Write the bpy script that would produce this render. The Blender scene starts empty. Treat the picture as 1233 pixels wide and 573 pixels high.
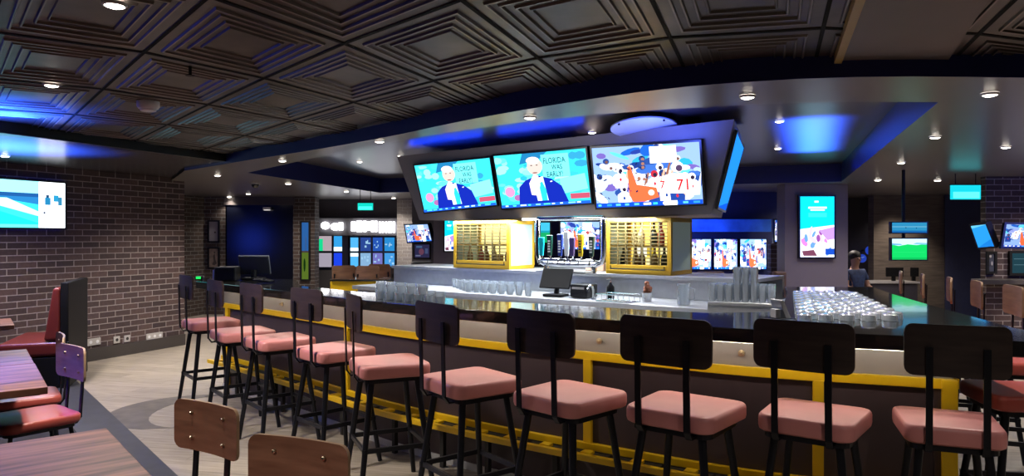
import bpy, bmesh, math, random
from mathutils import Vector, Matrix

random.seed(7)
C = bpy.context.scene.collection
F, CX, HY, H = 850.0, 616.5, 284.0, 1.5
PI = math.pi

# ------------------------------------------------------------------ helpers
def P(px, py, d):
    """point at distance d that the photograph shows at pixel px, py"""
    return Vector(((px - CX) / F * d, d, H - (py - HY) / F * d))

def PZ(px, py, z):
    return P(px, py, (H - z) * F / (py - HY))

def V2(p):
    return Vector((p[0], p[1]))

def s2l(c):
    return tuple((x / 12.92) if x <= 0.04045 else ((x + 0.055) / 1.055) ** 2.4 for x in c)

_m = {}
def mat(name, col, rough=0.5, metal=0.0, var=0.0, scale=8.0, bump=0.0, spec=0.5, coat=0.0, emit=None, estr=0.0):
    if name in _m:
        return _m[name]
    m = bpy.data.materials.new(name); m.use_nodes = True
    nt = m.node_tree; b = nt.nodes['Principled BSDF']
    b.inputs['Base Color'].default_value = (*col, 1)
    b.inputs['Roughness'].default_value = rough
    b.inputs['Metallic'].default_value = metal
    b.inputs['Specular IOR Level'].default_value = spec
    b.inputs['Coat Weight'].default_value = coat
    if emit:
        b.inputs['Emission Color'].default_value = (*emit, 1)
        b.inputs['Emission Strength'].default_value = estr
    if var or bump:
        tc = nt.nodes.new('ShaderNodeTexCoord')
        n = nt.nodes.new('ShaderNodeTexNoise'); n.inputs['Scale'].default_value = scale; n.inputs['Detail'].default_value = 4
        nt.links.new(tc.outputs['Object'], n.inputs['Vector'])
        if var:
            r = nt.nodes.new('ShaderNodeValToRGB')
            r.color_ramp.elements[0].position = .3; r.color_ramp.elements[1].position = .7
            r.color_ramp.elements[0].color = (*[c * (1 - var) for c in col], 1)
            r.color_ramp.elements[1].color = (*[min(1, c * (1 + var)) for c in col], 1)
            nt.links.new(n.outputs['Fac'], r.inputs['Fac']); nt.links.new(r.outputs['Color'], b.inputs['Base Color'])
        if bump:
            bp = nt.nodes.new('ShaderNodeBump'); bp.inputs['Strength'].default_value = bump; bp.inputs['Distance'].default_value = .004
            nt.links.new(n.outputs['Fac'], bp.inputs['Height']); nt.links.new(bp.outputs['Normal'], b.inputs['Normal'])
    _m[name] = m
    return m

def emis(hexa, strength=2.2):
    k = 'glow_%s_%g' % (hexa, strength)
    if k in _m:
        return _m[k]
    col = s2l([int(hexa[i:i + 2], 16) / 255 for i in (0, 2, 4)])
    m = bpy.data.materials.new(k); m.use_nodes = True
    nt = m.node_tree; nt.nodes.clear()
    e = nt.nodes.new('ShaderNodeEmission'); e.inputs[0].default_value = (*col, 1); e.inputs[1].default_value = strength
    o = nt.nodes.new('ShaderNodeOutputMaterial'); nt.links.new(e.outputs[0], o.inputs[0])
    _m[k] = m
    return m

def nodes_of(m):
    return m.node_tree, m.node_tree.nodes['Principled BSDF']

def wood_mat(name, c1, c2, rough, scale=(1, 12, 12), rot=0.0, coat=0.0):
    m = mat(name, c1, rough, coat=coat)
    nt, b = nodes_of(m)
    tc = nt.nodes.new('ShaderNodeTexCoord'); mp = nt.nodes.new('ShaderNodeMapping')
    mp.inputs['Scale'].default_value = scale; mp.inputs['Rotation'].default_value = (0, 0, rot)
    n = nt.nodes.new('ShaderNodeTexNoise'); n.inputs['Scale'].default_value = 3; n.inputs['Detail'].default_value = 6
    r = nt.nodes.new('ShaderNodeValToRGB')
    r.color_ramp.elements[0].position = .32; r.color_ramp.elements[1].position = .68
    r.color_ramp.elements[0].color = (*c1, 1); r.color_ramp.elements[1].color = (*c2, 1)
    nt.links.new(tc.outputs['Object'], mp.inputs['Vector']); nt.links.new(mp.outputs['Vector'], n.inputs['Vector'])
    nt.links.new(n.outputs['Fac'], r.inputs['Fac']); nt.links.new(r.outputs['Color'], b.inputs['Base Color'])
    return m

def brick_mat(name, c1, c2, mortar, bw=.215, rh=.0715):
    m = mat(name, c1, .8)
    nt, b = nodes_of(m)
    tc = nt.nodes.new('ShaderNodeTexCoord'); sp = nt.nodes.new('ShaderNodeSeparateXYZ'); cb = nt.nodes.new('ShaderNodeCombineXYZ')
    nt.links.new(tc.outputs['Object'], sp.inputs[0])
    ad = nt.nodes.new('ShaderNodeMath'); nt.links.new(sp.outputs['X'], ad.inputs[0]); nt.links.new(sp.outputs['Y'], ad.inputs[1]); nt.links.new(ad.outputs[0], cb.inputs['X']); nt.links.new(sp.outputs['Z'], cb.inputs['Y'])
    bt = nt.nodes.new('ShaderNodeTexBrick')
    bt.inputs['Scale'].default_value = 1.0; bt.inputs['Brick Width'].default_value = bw; bt.inputs['Row Height'].default_value = rh
    bt.inputs['Mortar Size'].default_value = .0055; bt.inputs['Mortar Smooth'].default_value = .2
    bt.inputs['Color1'].default_value = (*c1, 1); bt.inputs['Color2'].default_value = (*c2, 1); bt.inputs['Mortar'].default_value = (*mortar, 1)
    nz = nt.nodes.new('ShaderNodeTexNoise'); nz.inputs['Scale'].default_value = 30
    mx = nt.nodes.new('ShaderNodeMixRGB'); mx.blend_type = 'MULTIPLY'; mx.inputs[0].default_value = .5
    nt.links.new(cb.outputs[0], bt.inputs['Vector']); nt.links.new(cb.outputs[0], nz.inputs['Vector'])
    nt.links.new(bt.outputs['Color'], mx.inputs[1]); nt.links.new(nz.outputs['Fac'], mx.inputs[2])
    nt.links.new(mx.outputs[0], b.inputs['Base Color'])
    bp = nt.nodes.new('ShaderNodeBump'); bp.inputs['Strength'].default_value = .6; bp.inputs['Distance'].default_value = .008; bp.invert = True
    nt.links.new(bt.outputs['Fac'], bp.inputs['Height']); nt.links.new(bp.outputs['Normal'], b.inputs['Normal'])
    return m

def glass_mat(name, tint=(.9, .95, 1)):
    m = bpy.data.materials.new(name); m.use_nodes = True
    nt = m.node_tree; nt.nodes.clear()
    t = nt.nodes.new('ShaderNodeBsdfTransparent'); t.inputs[0].default_value = (*tint, 1)
    g = nt.nodes.new('ShaderNodeBsdfGlossy'); g.inputs['Roughness'].default_value = .04
    lw = nt.nodes.new('ShaderNodeLayerWeight'); lw.inputs['Blend'].default_value = .45
    mp = nt.nodes.new('ShaderNodeMapRange'); mp.inputs['To Min'].default_value = .06; mp.inputs['To Max'].default_value = 1.0
    mx = nt.nodes.new('ShaderNodeMixShader'); o = nt.nodes.new('ShaderNodeOutputMaterial')
    nt.links.new(lw.outputs['Facing'], mp.inputs['Value']); nt.links.new(mp.outputs[0], mx.inputs[0])
    df = nt.nodes.new('ShaderNodeBsdfDiffuse'); df.inputs[0].default_value = (.85, .9, .95, 1)
    m2 = nt.nodes.new('ShaderNodeMixShader'); m2.inputs[0].default_value = .36  # white mixed in evenly to imitate sparkle on the glass
    nt.links.new(t.outputs[0], m2.inputs[1]); nt.links.new(df.outputs[0], m2.inputs[2])
    nt.links.new(m2.outputs[0], mx.inputs[1]); nt.links.new(g.outputs[0], mx.inputs[2]); nt.links.new(mx.outputs[0], o.inputs[0])
    _m[name] = m
    return m

class MB:
    """collects shapes and links them as ONE mesh object"""
    def __init__(s):
        s.v, s.f, s.mi = [], [], []
        s.cur = 0
    def add(s, vs, fs):
        b = len(s.v); s.v += [Vector(x) for x in vs]
        for f in fs:
            s.f.append([b + i for i in f]); s.mi.append(s.cur)
        return s
    def box(s, c, size, rz=0.0, M=None):
        hx, hy, hz = [x / 2 for x in size]
        R = Matrix.Rotation(rz, 3, 'Z')
        vs = [R @ Vector((x, y, z)) + Vector(c) for z in (-hz, hz) for x, y in ((-hx, -hy), (hx, -hy), (hx, hy), (-hx, hy))]
        if M: vs = [M @ v for v in vs]
        return s.add(vs, [(3, 2, 1, 0), (4, 5, 6, 7), (0, 1, 5, 4), (1, 2, 6, 5), (2, 3, 7, 6), (3, 0, 4, 7)])
    def hexa(s, lo, hi):
        """eight corners: a lower and an upper quad"""
        return s.add(list(lo) + list(hi), [(3, 2, 1, 0), (4, 5, 6, 7), (0, 1, 5, 4), (1, 2, 6, 5), (2, 3, 7, 6), (3, 0, 4, 7)])
    def prism(s, poly, z0, z1):
        n = len(poly)
        vs = [(p[0], p[1], z0) for p in poly] + [(p[0], p[1], z1) for p in poly]
        return s.add(vs, [tuple(range(n - 1, -1, -1)), tuple(range(n, 2 * n))] + [(i, (i + 1) % n, n + (i + 1) % n, n + i) for i in range(n)])
    def tube(s, pts, r, seg=8, caps=True):
        pts = [Vector(p) for p in pts]; rs = r if isinstance(r, (list, tuple)) else [r] * len(pts)
        vs, fs = [], []
        up = None
        for i, p in enumerate(pts):
            d = (pts[min(i + 1, len(pts) - 1)] - pts[max(i - 1, 0)]).normalized()
            if up is None:
                up = Vector((0, 0, 1)) if abs(d.z) < .9 else Vector((1, 0, 0))
            a = (up - d * up.dot(d)).normalized(); up = a; b = d.cross(a)
            for k in range(seg):
                t = 2 * PI * k / seg
                vs.append(p + (a * math.cos(t) + b * math.sin(t)) * rs[i])
        n = len(pts)
        for i in range(n - 1):
            for k in range(seg):
                k2 = (k + 1) % seg
                fs.append((i * seg + k, i * seg + k2, (i + 1) * seg + k2, (i + 1) * seg + k))
        if caps:
            fs.append(tuple(range(seg - 1, -1, -1))); fs.append(tuple((n - 1) * seg + k for k in range(seg)))
        return s.add(vs, fs)
    def lathe(s, prof, c=(0, 0, 0), seg=16, cap0=True, cap1=True):
        vs, fs = [], []
        c = Vector(c)
        for r, z in prof:
            for k in range(seg):
                t = 2 * PI * k / seg
                vs.append(c + Vector((r * math.cos(t), r * math.sin(t), z)))
        for i in range(len(prof) - 1):
            for k in range(seg):
                k2 = (k + 1) % seg
                fs.append((i * seg + k, i * seg + k2, (i + 1) * seg + k2, (i + 1) * seg + k))
        if cap0: fs.append(tuple(range(seg - 1, -1, -1)))
        if cap1: fs.append(tuple((len(prof) - 1) * seg + k for k in range(seg)))
        return s.add(vs, fs)
    def ball(s, c, r, seg=10, ring=7):
        r = Vector(r) if not isinstance(r, (int, float)) else Vector((r, r, r)); c = Vector(c)
        vs, fs = [], []
        for i in range(ring + 1):
            a = PI * i / ring
            for k in range(seg):
                t = 2 * PI * k / seg
                vs.append(c + Vector((r.x * math.sin(a) * math.cos(t), r.y * math.sin(a) * math.sin(t), -r.z * math.cos(a))))
        for i in range(ring):
            for k in range(seg):
                k2 = (k + 1) % seg
                fs.append((i * seg + k, i * seg + k2, (i + 1) * seg + k2, (i + 1) * seg + k))
        return s.add(vs, fs)
    def build(s, name, mats, parent=None, world=False, smooth=False, bevel=0.0, seg=2, loc=None, rz=0.0):
        me = bpy.data.meshes.new(name)
        vs = s.v
        if world and parent is not None:
            inv = parent.matrix_basis.inverted(); vs = [inv @ v for v in vs]
        me.from_pydata([tuple(v) for v in vs], [], s.f)
        mats = mats if isinstance(mats, (list, tuple)) else [mats]
        for m in mats: me.materials.append(m)
        if len(mats) > 1:
            for p, i in zip(me.polygons, s.mi): p.material_index = i
        bm = bmesh.new(); bm.from_mesh(me)
        bmesh.ops.remove_doubles(bm, verts=bm.verts, dist=1e-5)
        bmesh.ops.recalc_face_normals(bm, faces=bm.faces)
        bm.to_mesh(me); bm.free()
        if smooth:
            for p in me.polygons: p.use_smooth = True
        me.update()
        o = bpy.data.objects.new(name, me); C.objects.link(o)
        if parent is not None: o.parent = parent
        if loc is not None: o.location = loc
        if rz: o.rotation_euler = (0, 0, rz)
        if bevel:
            b = o.modifiers.new('bevel', 'BEVEL'); b.width = bevel; b.segments = seg; b.limit_method = 'ANGLE'; b.angle_limit = .6
        if smooth or bevel:
            if smooth:
                me.set_sharp_from_angle(angle=math.radians(40))
        return o

def thing(name, label, cat, loc=(0, 0, 0), rz=0.0, group=None):
    o = bpy.data.objects.new(name, None); C.objects.link(o)
    o.empty_display_size = .1
    o.location = loc; o.rotation_euler = (0, 0, rz)
    o['label'] = label; o['category'] = cat
    if group: o['group'] = group
    return o

def tag(o, label, cat, group=None):
    o['label'] = label; o['category'] = cat
    if group: o['group'] = group
    return o

def struct(o):
    o['kind'] = 'structure'
    return o

def dup(root, loc, rz, label=None, group=None):
    r = root.copy(); C.objects.link(r); r.location = loc; r.rotation_euler = (0, 0, rz)
    if label: r['label'] = label
    if group: r['group'] = group
    for ch in list(root.children):
        c = ch.copy(); C.objects.link(c); c.parent = r
        for g in list(ch.children):
            d = g.copy(); C.objects.link(d); d.parent = c
    return r

def catmull(pts, n=6):
    pts = [Vector(p) for p in pts]; out = []
    for i in range(len(pts) - 1):
        p0 = pts[max(i - 1, 0)]; p1 = pts[i]; p2 = pts[i + 1]; p3 = pts[min(i + 2, len(pts) - 1)]
        for k in range(n):
            t = k / n
            out.append(.5 * ((2 * p1) + (p2 - p0) * t + (2 * p0 - 5 * p1 + 4 * p2 - p3) * t * t + (3 * p1 - p0 - 3 * p2 + p3) * t ** 3))
    out.append(pts[-1])
    return out

def rrect(w, h, r, seg=4, cx=0, cy=0):
    out = []
    for sx, sy, a0 in ((1, 1, 0), (-1, 1, PI / 2), (-1, -1, PI), (1, -1, 1.5 * PI)):
        for k in range(seg + 1):
            a = a0 + PI / 2 * k / seg
            out.append((cx + sx * (w / 2 - r) + r * math.cos(a), cy + sy * (h / 2 - r) + r * math.sin(a)))
    return out

def light(kind, name, loc, energy, col=(1, 1, 1), target=None, size=.1, size_y=None, spot=None, blend=.5):
    l = bpy.data.lights.new(name, kind); l.energy = energy; l.color = col
    o = bpy.data.objects.new(name, l); C.objects.link(o); o.location = loc
    if kind == 'AREA':
        l.size = size
        if size_y: l.shape = 'RECTANGLE'; l.size_y = size_y
    else:
        l.shadow_soft_size = size
    if spot: l.spot_size = spot; l.spot_blend = blend
    if target is not None:
        o.rotation_euler = (Vector(target) - Vector(loc)).to_track_quat('-Z', 'Y').to_euler()
    return o

# ------------------------------------------------------------------ materials
M_floor = mat('floor_plank', (.30, .26, .215), .45)
nt, b = nodes_of(M_floor)
tc = nt.nodes.new('ShaderNodeTexCoord'); mp = nt.nodes.new('ShaderNodeMapping'); mp.inputs['Rotation'].default_value = (0, 0, math.radians(12))
bt = nt.nodes.new('ShaderNodeTexBrick'); bt.inputs['Scale'].default_value = 1; bt.inputs['Brick Width'].default_value = 1.25; bt.inputs['Row Height'].default_value = .19
bt.inputs['Mortar Size'].default_value = .003
bt.inputs['Color1'].default_value = (.36, .31, .25, 1); bt.inputs['Color2'].default_value = (.27, .235, .19, 1); bt.inputs['Mortar'].default_value = (.16, .14, .115, 1)
n2 = nt.nodes.new('ShaderNodeTexNoise'); n2.inputs['Scale'].default_value = 4; n2.inputs['Detail'].default_value = 6
mp2 = nt.nodes.new('ShaderNodeMapping'); mp2.inputs['Scale'].default_value = (1, 9, 1)
mx = nt.nodes.new('ShaderNodeMixRGB'); mx.blend_type = 'OVERLAY'; mx.inputs[0].default_value = .55
nt.links.new(tc.outputs['Object'], mp.inputs[0]); nt.links.new(mp.outputs[0], bt.inputs['Vector']); nt.links.new(mp.outputs[0], mp2.inputs[0]); nt.links.new(mp2.outputs[0], n2.inputs['Vector'])
nt.links.new(bt.outputs['Color'], mx.inputs[1]); nt.links.new(n2.outputs['Fac'], mx.inputs[2]); nt.links.new(mx.outputs[0], b.inputs['Base Color'])

M_floorband = mat('floor_band', (.035, .037, .045), .5, var=.2)
M_inlay = mat('floor_inlay', (.12, .105, .09), .5, var=.25)
M_carpet = mat('dark_carpet', (.02, .018, .02), .9, var=.3, scale=60)
M_tile = mat('bronze_tile', (.088, .074, .066), .38, .5, var=.35, scale=5, bump=.15)
M_tee = mat('ceiling_tee', (.003, .003, .003), .8, spec=.1)
M_soffit = mat('soffit_laminate', (.15, .135, .135), .30, 0.0, var=.06, scale=2, spec=.7)
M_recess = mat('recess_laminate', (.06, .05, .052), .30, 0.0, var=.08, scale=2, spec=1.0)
M_lowceil = mat('low_ceiling_gloss', (.045, .04, .042), .24, 0.0, var=.1, scale=2, spec=1.0)
M_bluefascia = mat('blue_fascia', (.016, .022, .14), .4)
M_black = mat('black_satin', (.006, .006, .007), .5, spec=.25)
M_brick = brick_mat('brick_dark', (.108, .064, .060), (.045, .028, .03), (.34, .29, .28))
M_brick2 = brick_mat('brick_far', (.10, .065, .05), (.05, .035, .03), (.25, .25, .24))
M_whitebrick = brick_mat('brick_white', (.55, .5, .46), (.45, .42, .4), (.7, .68, .66))
M_base = mat('baseboard_dark', (.05, .042, .04), .5)
M_wallgrey = mat('wall_grey', (.12, .115, .125), .6, var=.08, scale=3)
M_walldark = mat('wall_dark', (.05, .045, .06), .6, var=.15, scale=3)
M_wallblue = mat('wall_navy', (.015, .02, .07), .5, var=.1)
M_woodwall = wood_mat('wall_timber', (.10, .08, .07), (.17, .14, .12), .5, (1, 1, 9))
M_colpaint = mat('column_paint', (.22, .19, .235), .55, var=.05, scale=2)
M_slab = mat('bar_stone', (.018, .018, .017), .10, 0.0, var=.15, scale=90, spec=.9, coat=.3)
M_panel = mat('bar_panel_dark', (.055, .036, .042), .5, var=.12, scale=3)
M_steel = mat('brushed_steel', (.62, .63, .65), .36, .7, var=.06, scale=20)
M_upper = mat('bar_upper_panel', (.42, .40, .37), .42, .5, var=.05, scale=6)
M_yellow = mat('yellow_paint', (.80, .50, .008), .35, var=.06, scale=4)
M_pad = mat('foot_pad', (.015, .014, .013), .6)
M_pink = mat('pink_leather', (.60, .225, .22), .42, var=.08, scale=5, bump=.05)
M_red = mat('red_leather', (.40, .07, .055), .38, var=.08, scale=5)
M_booth = mat('booth_leather', (.15, .022, .02), .4, var=.08, scale=5)
M_blacksteel = mat('black_steel', (.016, .017, .024), .35, .6)
M_plydark = wood_mat('ply_dark', (.028, .017, .016), (.048, .03, .027), .45, (2, 1, 14))
M_plylit = wood_mat('ply_brown_lit', (.17, .085, .05), (.26, .14, .085), .42, (2, 1, 14))  # dark plywood again, with light painted in for the right-side stool backs
M_chairply = wood_mat('ply_walnut', (.17, .075, .045), (.27, .13, .08), .4, (1.5, 1, 11))
M_plyedge = mat('ply_edge', (.36, .23, .14), .5)
M_screw = mat('screw_metal', (.5, .42, .3), .3, 1.0)
M_table = wood_mat('table_plank', (.065, .024, .016), (.30, .13, .085), .42, (9, .9, 1), 0.0)
M_table.node_tree.nodes['Principled BSDF'].inputs['Specular IOR Level'].default_value = .3
M_tableedge = mat('table_edge', (.02, .016, .015), .5)
M_chrome = mat('chrome', (.8, .82, .85), .1, 1.0)
M_white = mat('white_plastic', (.75, .75, .78), .4)
M_plate = mat('outlet_plastic', (.42, .40, .39), .4)
M_darkglass = mat('dark_gloss_panel', (.004, .005, .010), .2, spec=.8)
M_box = mat('screen_box', (.21, .18, .19), .5, var=.05, scale=3)
M_bezel = mat('bezel', (.006, .006, .01), .3)
M_glass = glass_mat('clear_glass_sparkle')
M_tint = glass_mat('frosted_panel', (.55, .68, .64))
M_tan = mat('tan_box', (.32, .18, .12), .6)
M_skin = mat('skin', (.42, .24, .17), .5)
M_hair = mat('hair', (.01, .008, .007), .6)
M_shirt = mat('shirt_blue', (.025, .045, .12), .7, var=.3, scale=25)
M_pants = mat('trousers', (.015, .015, .02), .8)
M_discblue = mat('disc_white', (.55, .58, .75), .5)
M_seatbrown = mat('booth_brown', (.13, .075, .055), .5, var=.1)
M_greysofa = mat('grey_vinyl', (.11, .115, .115), .5, var=.08)

# ------------------------------------------------------------------ setting: floor
o = struct(MB().add([(-12, -1.5, 0), (12, -1.5, 0), (12, 17, 0), (-12, 17, 0)], [(0, 1, 2, 3)]).build('floor', M_floor))
bd0, bd1 = PZ(85, 452, 0), PZ(214, 573, 0)
u_row = (V2(bd1) - V2(bd0)).normalized()
n_row = Vector((-u_row.y, u_row.x))            # towards the aisle
if n_row.x < 0: n_row = -n_row
a0 = V2(bd0) - u_row * .55; a1 = V2(bd1) + u_row * 5
st = MB().prism([a0, a1, a1 - n_row * .32, a0 - n_row * .32], .0005, .003)
struct(st.build('floor_band', M_floorband))
b0 = a0 - n_row * .32; b1 = a1 - n_row * .32
struct(MB().prism([b0, b1, b1 - n_row * 5, b0 - n_row * 5], .0004, .002).build('floor_carpet', M_carpet))
# crescent set into the planks
cr = []
c0 = PZ(222, 494, 0)
for k in range(17):
    a = math.radians(75 + 190 * k / 16); cr.append((c0.x + .60 * math.cos(a), c0.y + .60 * math.sin(a)))
for k in range(17):
    a = math.radians(265 - 190 * k / 16); cr.append((c0.x + .22 + .56 * math.cos(a) * .80, c0.y + .02 + .58 * math.sin(a)))
struct(MB().prism(cr, .0005, .002).build('floor_inlay', M_inlay))

# ------------------------------------------------------------------ setting: walls
def wall(name, p0, p1, z0, z1, m, th=.12, side=1):
    p0, p1 = V2(p0), V2(p1); d = p1 - p0; L = d.length
    o = MB().box((L / 2, side * th / 2, (z0 + z1) / 2), (L, th, z1 - z0)).build(name, m, loc=(p0.x, p0.y, 0), rz=math.atan2(d.y, d.x))
    return struct(o)

wl_end = PZ(222, 415, 0); wl_mid = PZ(125, 432, 0)
wdir = (V2(wl_end) - V2(wl_mid)).normalized()
wl0 = V2(wl_end) - wdir * 6.0
wall('wall_left', wl0, wl_end, 0, 2.281, M_brick, .25, 1)
wn = Vector((wdir.y, -wdir.x))                 # into the room
bb0 = wl0 + wn * .012
wall('baseboard_left', V2(wl0) + wn * .001, V2(wl_end) + wn * .001, 0, .15, M_base, .02, -1)

D_B = 13.5
def X(px, d): return (px - CX) / F * d
# far brick bay on the left, dark gloss panel, brick pier
wall('wall_bay', (X(205, 12.6), 12.6), (X(246, D_B), D_B), 0, 2.26, M_brick2, .2)
wall('wall_back', (X(240, D_B), D_B), (X(273, D_B), D_B), 0, 2.26, M_brick2, .2)
wall('wall_pier', (X(353, D_B), D_B), (X(379, D_B), D_B), 0, 2.26, M_brick2, .3)
wall('wall_behind', (X(200, 15.6), 15.6), (12, 15.6), 0, 2.26, M_walldark, .2)
wall('wall_timber', (X(1052, 13.0), 13.0), (X(1138, 13.0), 13.0), 0, 2.26, M_woodwall, .2)
wall('wall_navy', (X(1138, 12.9), 12.9), (X(1190, 12.6), 12.6), 0, 2.26, M_wallblue, .2)
wall('wall_lintel', (X(270, D_B), D_B - .02), (X(355, D_B), D_B - .02), 2.09, 2.26, M_base, .1)
wall('wall_right', (10.5, -1.5), (10.5, 15.6), 0, 2.26, M_walldark, .2)
wall('wall_near', (-11, -1.4), (10.5, -1.4), 0, 2.4, M_walldark, .2, -1)

# ------------------------------------------------------------------ setting: ceilings
ZT, ZS, ZR, ZL = 2.35, 2.25, 2.50, 2.28
fpx = [(222, 205.5), (262, 199), (300, 192.5), (380, 180), (467, 164.5), (545, 148), (620, 134), (710, 119.5), (800, 107), (900, 98.5), (1000, 93.5), (1110, 92), (1233, 93.5)]
fas = [V2(PZ(x, y, ZS)) for x, y in fpx]
fas += [Vector((fas[-1].x + .9, fas[-1].y + .02)), Vector((10.4, fas[-1].y + .5))]
fasc = [V2(p) for p in catmull([(p.x, p.y, 0) for p in fas[:-1]], 4)] + [fas[-1]]
# edge of the tiled field on the left
t0, t1 = V2(PZ(0, 147.5, ZT)), V2(PZ(281, 187, ZT))
tdir = (t1 - t0).normalized()
tl0 = t0 - tdir * 5.0
tl1 = t1 + tdir * .3

def clip(poly, a, n):
    """keep the side of the line through a where n points"""
    out = []
    for i in range(len(poly)):
        p, q = poly[i], poly[(i + 1) % len(poly)]
        dp = (V2(p) - a).dot(n); dq = (V2(q) - a).dot(n)
        if dp >= 0: out.append(p)
        if dp * dq < 0: out.append(p + (q - p) * (dp / (dp - dq)))
    return out

tn = Vector((tdir.y, -tdir.x))                 # towards the room
def clip_tile(poly):
    poly = clip(poly, t0, tn)
    if len(poly) < 3: return None
    c = sum((V2(p) for p in poly), Vector((0, 0))) / len(poly)
    best = None
    for i in range(len(fasc) - 1):
        a, e = fasc[i], fasc[i + 1]; L = (e - a).length
        t = max(0, min(1, (c - a).dot(e - a) / L / L)); dist = (c - (a + (e - a) * t)).length
        if best is None or dist < best[0]: best = (dist, i)
    i = best[1]
    for j in (i,):
        a, e = fasc[j], fasc[j + 1]; dd = (e - a).normalized(); nn = Vector((dd.y, -dd.x))
        poly = clip(poly, a - nn * .0, nn)
        if len(poly) < 3: return None
    return poly

def grid(i, j):
    """node of the tile grid, laid out from the seams in the photograph"""
    x = -.396 + .513 * i + .29 * j; y = 2.918 - .33 * i + .61 * j
    r = math.hypot(x, y); th = math.atan2(x, y)
    px = CX + 700 * th; py = 300 - 595 / r
    if py > 262: return None
    return V2(PZ(px, py, ZT))

prof_old = [(0, 0.0), (.012, 0.0), (.012, .006), (.085, .006), (.10, -.012), (.118, -.012), (.125, .004), (.165, .012), (.18, -.004), (.195, -.004), (.20, .018), (.245, .022), (.258, .006), (.272, .006), (.278, .028), (.325, .03), (.335, .016), (.345, .016), (.35, .034)]
prof = [(0, 0.0), (.014, 0.0), (.014, .004), (.088, .005), (.094, -.004), (.106, -.004), (.112, .004), (.150, .007), (.156, -.001), (.166, -.001), (.172, .009), (.222, .011), (.228, .002), (.238, .002), (.244, .012), (.290, .014), (.296, .006), (.304, .006), (.310, .015)]
tb = MB()
for i in range(-9, 8):
    for j in range(-4, 8):
        g = [grid(i, j), grid(i + 1, j), grid(i + 1, j + 1), grid(i, j + 1)]
        if any(q is None for q in g): continue
        if min((q.y for q in g)) < .35 or max(abs(q.x) for q in g) > 9: continue
        cc = (g[0] + g[1] + g[2] + g[3]) / 4
        rings = []
        for t, z in prof:
            ring = []
            for k in range(4):
                uu, vv = ((t, t), (1 - t, t), (1 - t, 1 - t), (t, 1 - t))[k]
                p = g[0] * (1 - uu) * (1 - vv) + g[1] * uu * (1 - vv) + g[2] * uu * vv + g[3] * (1 - uu) * vv
                ring.append(Vector((p.x, p.y, ZT + z)))
            rings.append(ring)
        for a in range(len(rings) - 1):
            for k in range(4):
                poly = [rings[a][k], rings[a][(k + 1) % 4], rings[a + 1][(k + 1) % 4], rings[a + 1][k]]
                q = clip_tile(poly)
                if q:
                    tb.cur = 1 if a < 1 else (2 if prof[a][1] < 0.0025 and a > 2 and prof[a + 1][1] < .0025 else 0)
                    tb.add(q, [tuple(range(len(q)))])
        q = clip_tile(rings[-1])
        if q:
            tb.cur = 0; tb.add(q, [tuple(range(len(q)))])
struct(tb.build('ceiling', [M_tile, M_tee, mat('bronze_glint', (.21, .18, .155), .36, .55, var=.3, scale=4)]))  # lighter ridge metal stands in for light caught along the beads
# roof deck over everything (shuts the room)
struct(MB().box((0, 7.5, 2.66), (24, 19, .1)).build('ceiling_deck', M_tee))

# recess opening in the soffit
rnear = [(298, 208), (372, 191.5), (448, 176), (530, 161), (620, 148), (717, 138), (817, 130.5), (950, 124), (1050, 122.5), (1130, 123)]
rec = [V2(PZ(x, y, ZS)) for x, y in rnear]
rec_r = rec[-1]; rec_l = rec[0]
rfr = Vector((4.55, 9.75)); rfl = Vector((-2.3, 12.3))
ring_in = rec + [rfr, rfl]
outer = fasc + [Vector((10.4, 15.5)), Vector((-6.5, 15.5)), Vector((-6.5, 12)), V2(wl_end) + Vector((-.2, .3))]
# soffit: strips between fascia and near recess edge, then the rest
sb = MB()
def flat(pts, z, th=.02):
    n = len(pts)
    sb.add([(p[0], p[1], z) for p in pts], [tuple(range(n))])
# near band (quads between resampled curves)
def resample(pts, n):
    L = [0]
    for i in range(len(pts) - 1): L.append(L[-1] + (pts[i + 1] - pts[i]).length)
    out = []
    for k in range(n + 1):
        s = L[-1] * k / n
        i = max(j for j in range(len(L)) if L[j] <= s + 1e-9); i = min(i, len(pts) - 2)
        out.append(pts[i] + (pts[i + 1] - pts[i]) * ((s - L[i]) / (L[i + 1] - L[i])))
    return out
i_end = min(range(len(fasc)), key=lambda k: (fasc[k] - Vector((rec_r.x - .25, 3.4))).length)
fa = resample(fasc[:i_end + 1], 30); rb = resample(rec, 30)
for k in range(30):
    flat([fa[k], fa[k + 1], rb[k + 1], rb[k]], ZS)
flat([rec_r] + fasc[i_end:] + [Vector((10.4, 15.5)), rfr], ZS)
flat([rfr, Vector((10.4, 15.5)), Vector((-6.5, 15.5)), rfl], ZS)
flat([rec_l, rfl, Vector((-6.5, 15.5)), Vector((-6.5, 9.9)), V2(wl_end) + Vector((-.2, .0)), fasc[0]], ZS)
struct(sb.build('ceiling_soffit', M_soffit))
# vertical faces: outer fascia (blue)
fb = MB()
for k in range(len(fasc) - 1):
    a, e = fasc[k], fasc[k + 1]
    fb.add([(a.x, a.y, ZS), (e.x, e.y, ZS), (e.x, e.y, ZT + .05), (a.x, a.y, ZT + .05)], [(0, 1, 2, 3)])
struct(fb.build('trim_1', M_bluefascia))
rb_ = MB()
lp = rec + [rfr, rfl]
for k in range(len(lp)):
    a, e = lp[k], lp[(k + 1) % len(lp)]
    rb_.add([(a.x, a.y, ZS), (e.x, e.y, ZS), (e.x, e.y, ZR), (a.x, a.y, ZR)], [(0, 1, 2, 3)])
struct(rb_.build('trim_2', M_bluefascia))
struct(MB().add([(p.x, p.y, ZR) for p in lp], [tuple(range(len(lp)))]).build('ceiling_recess', M_recess))
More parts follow.
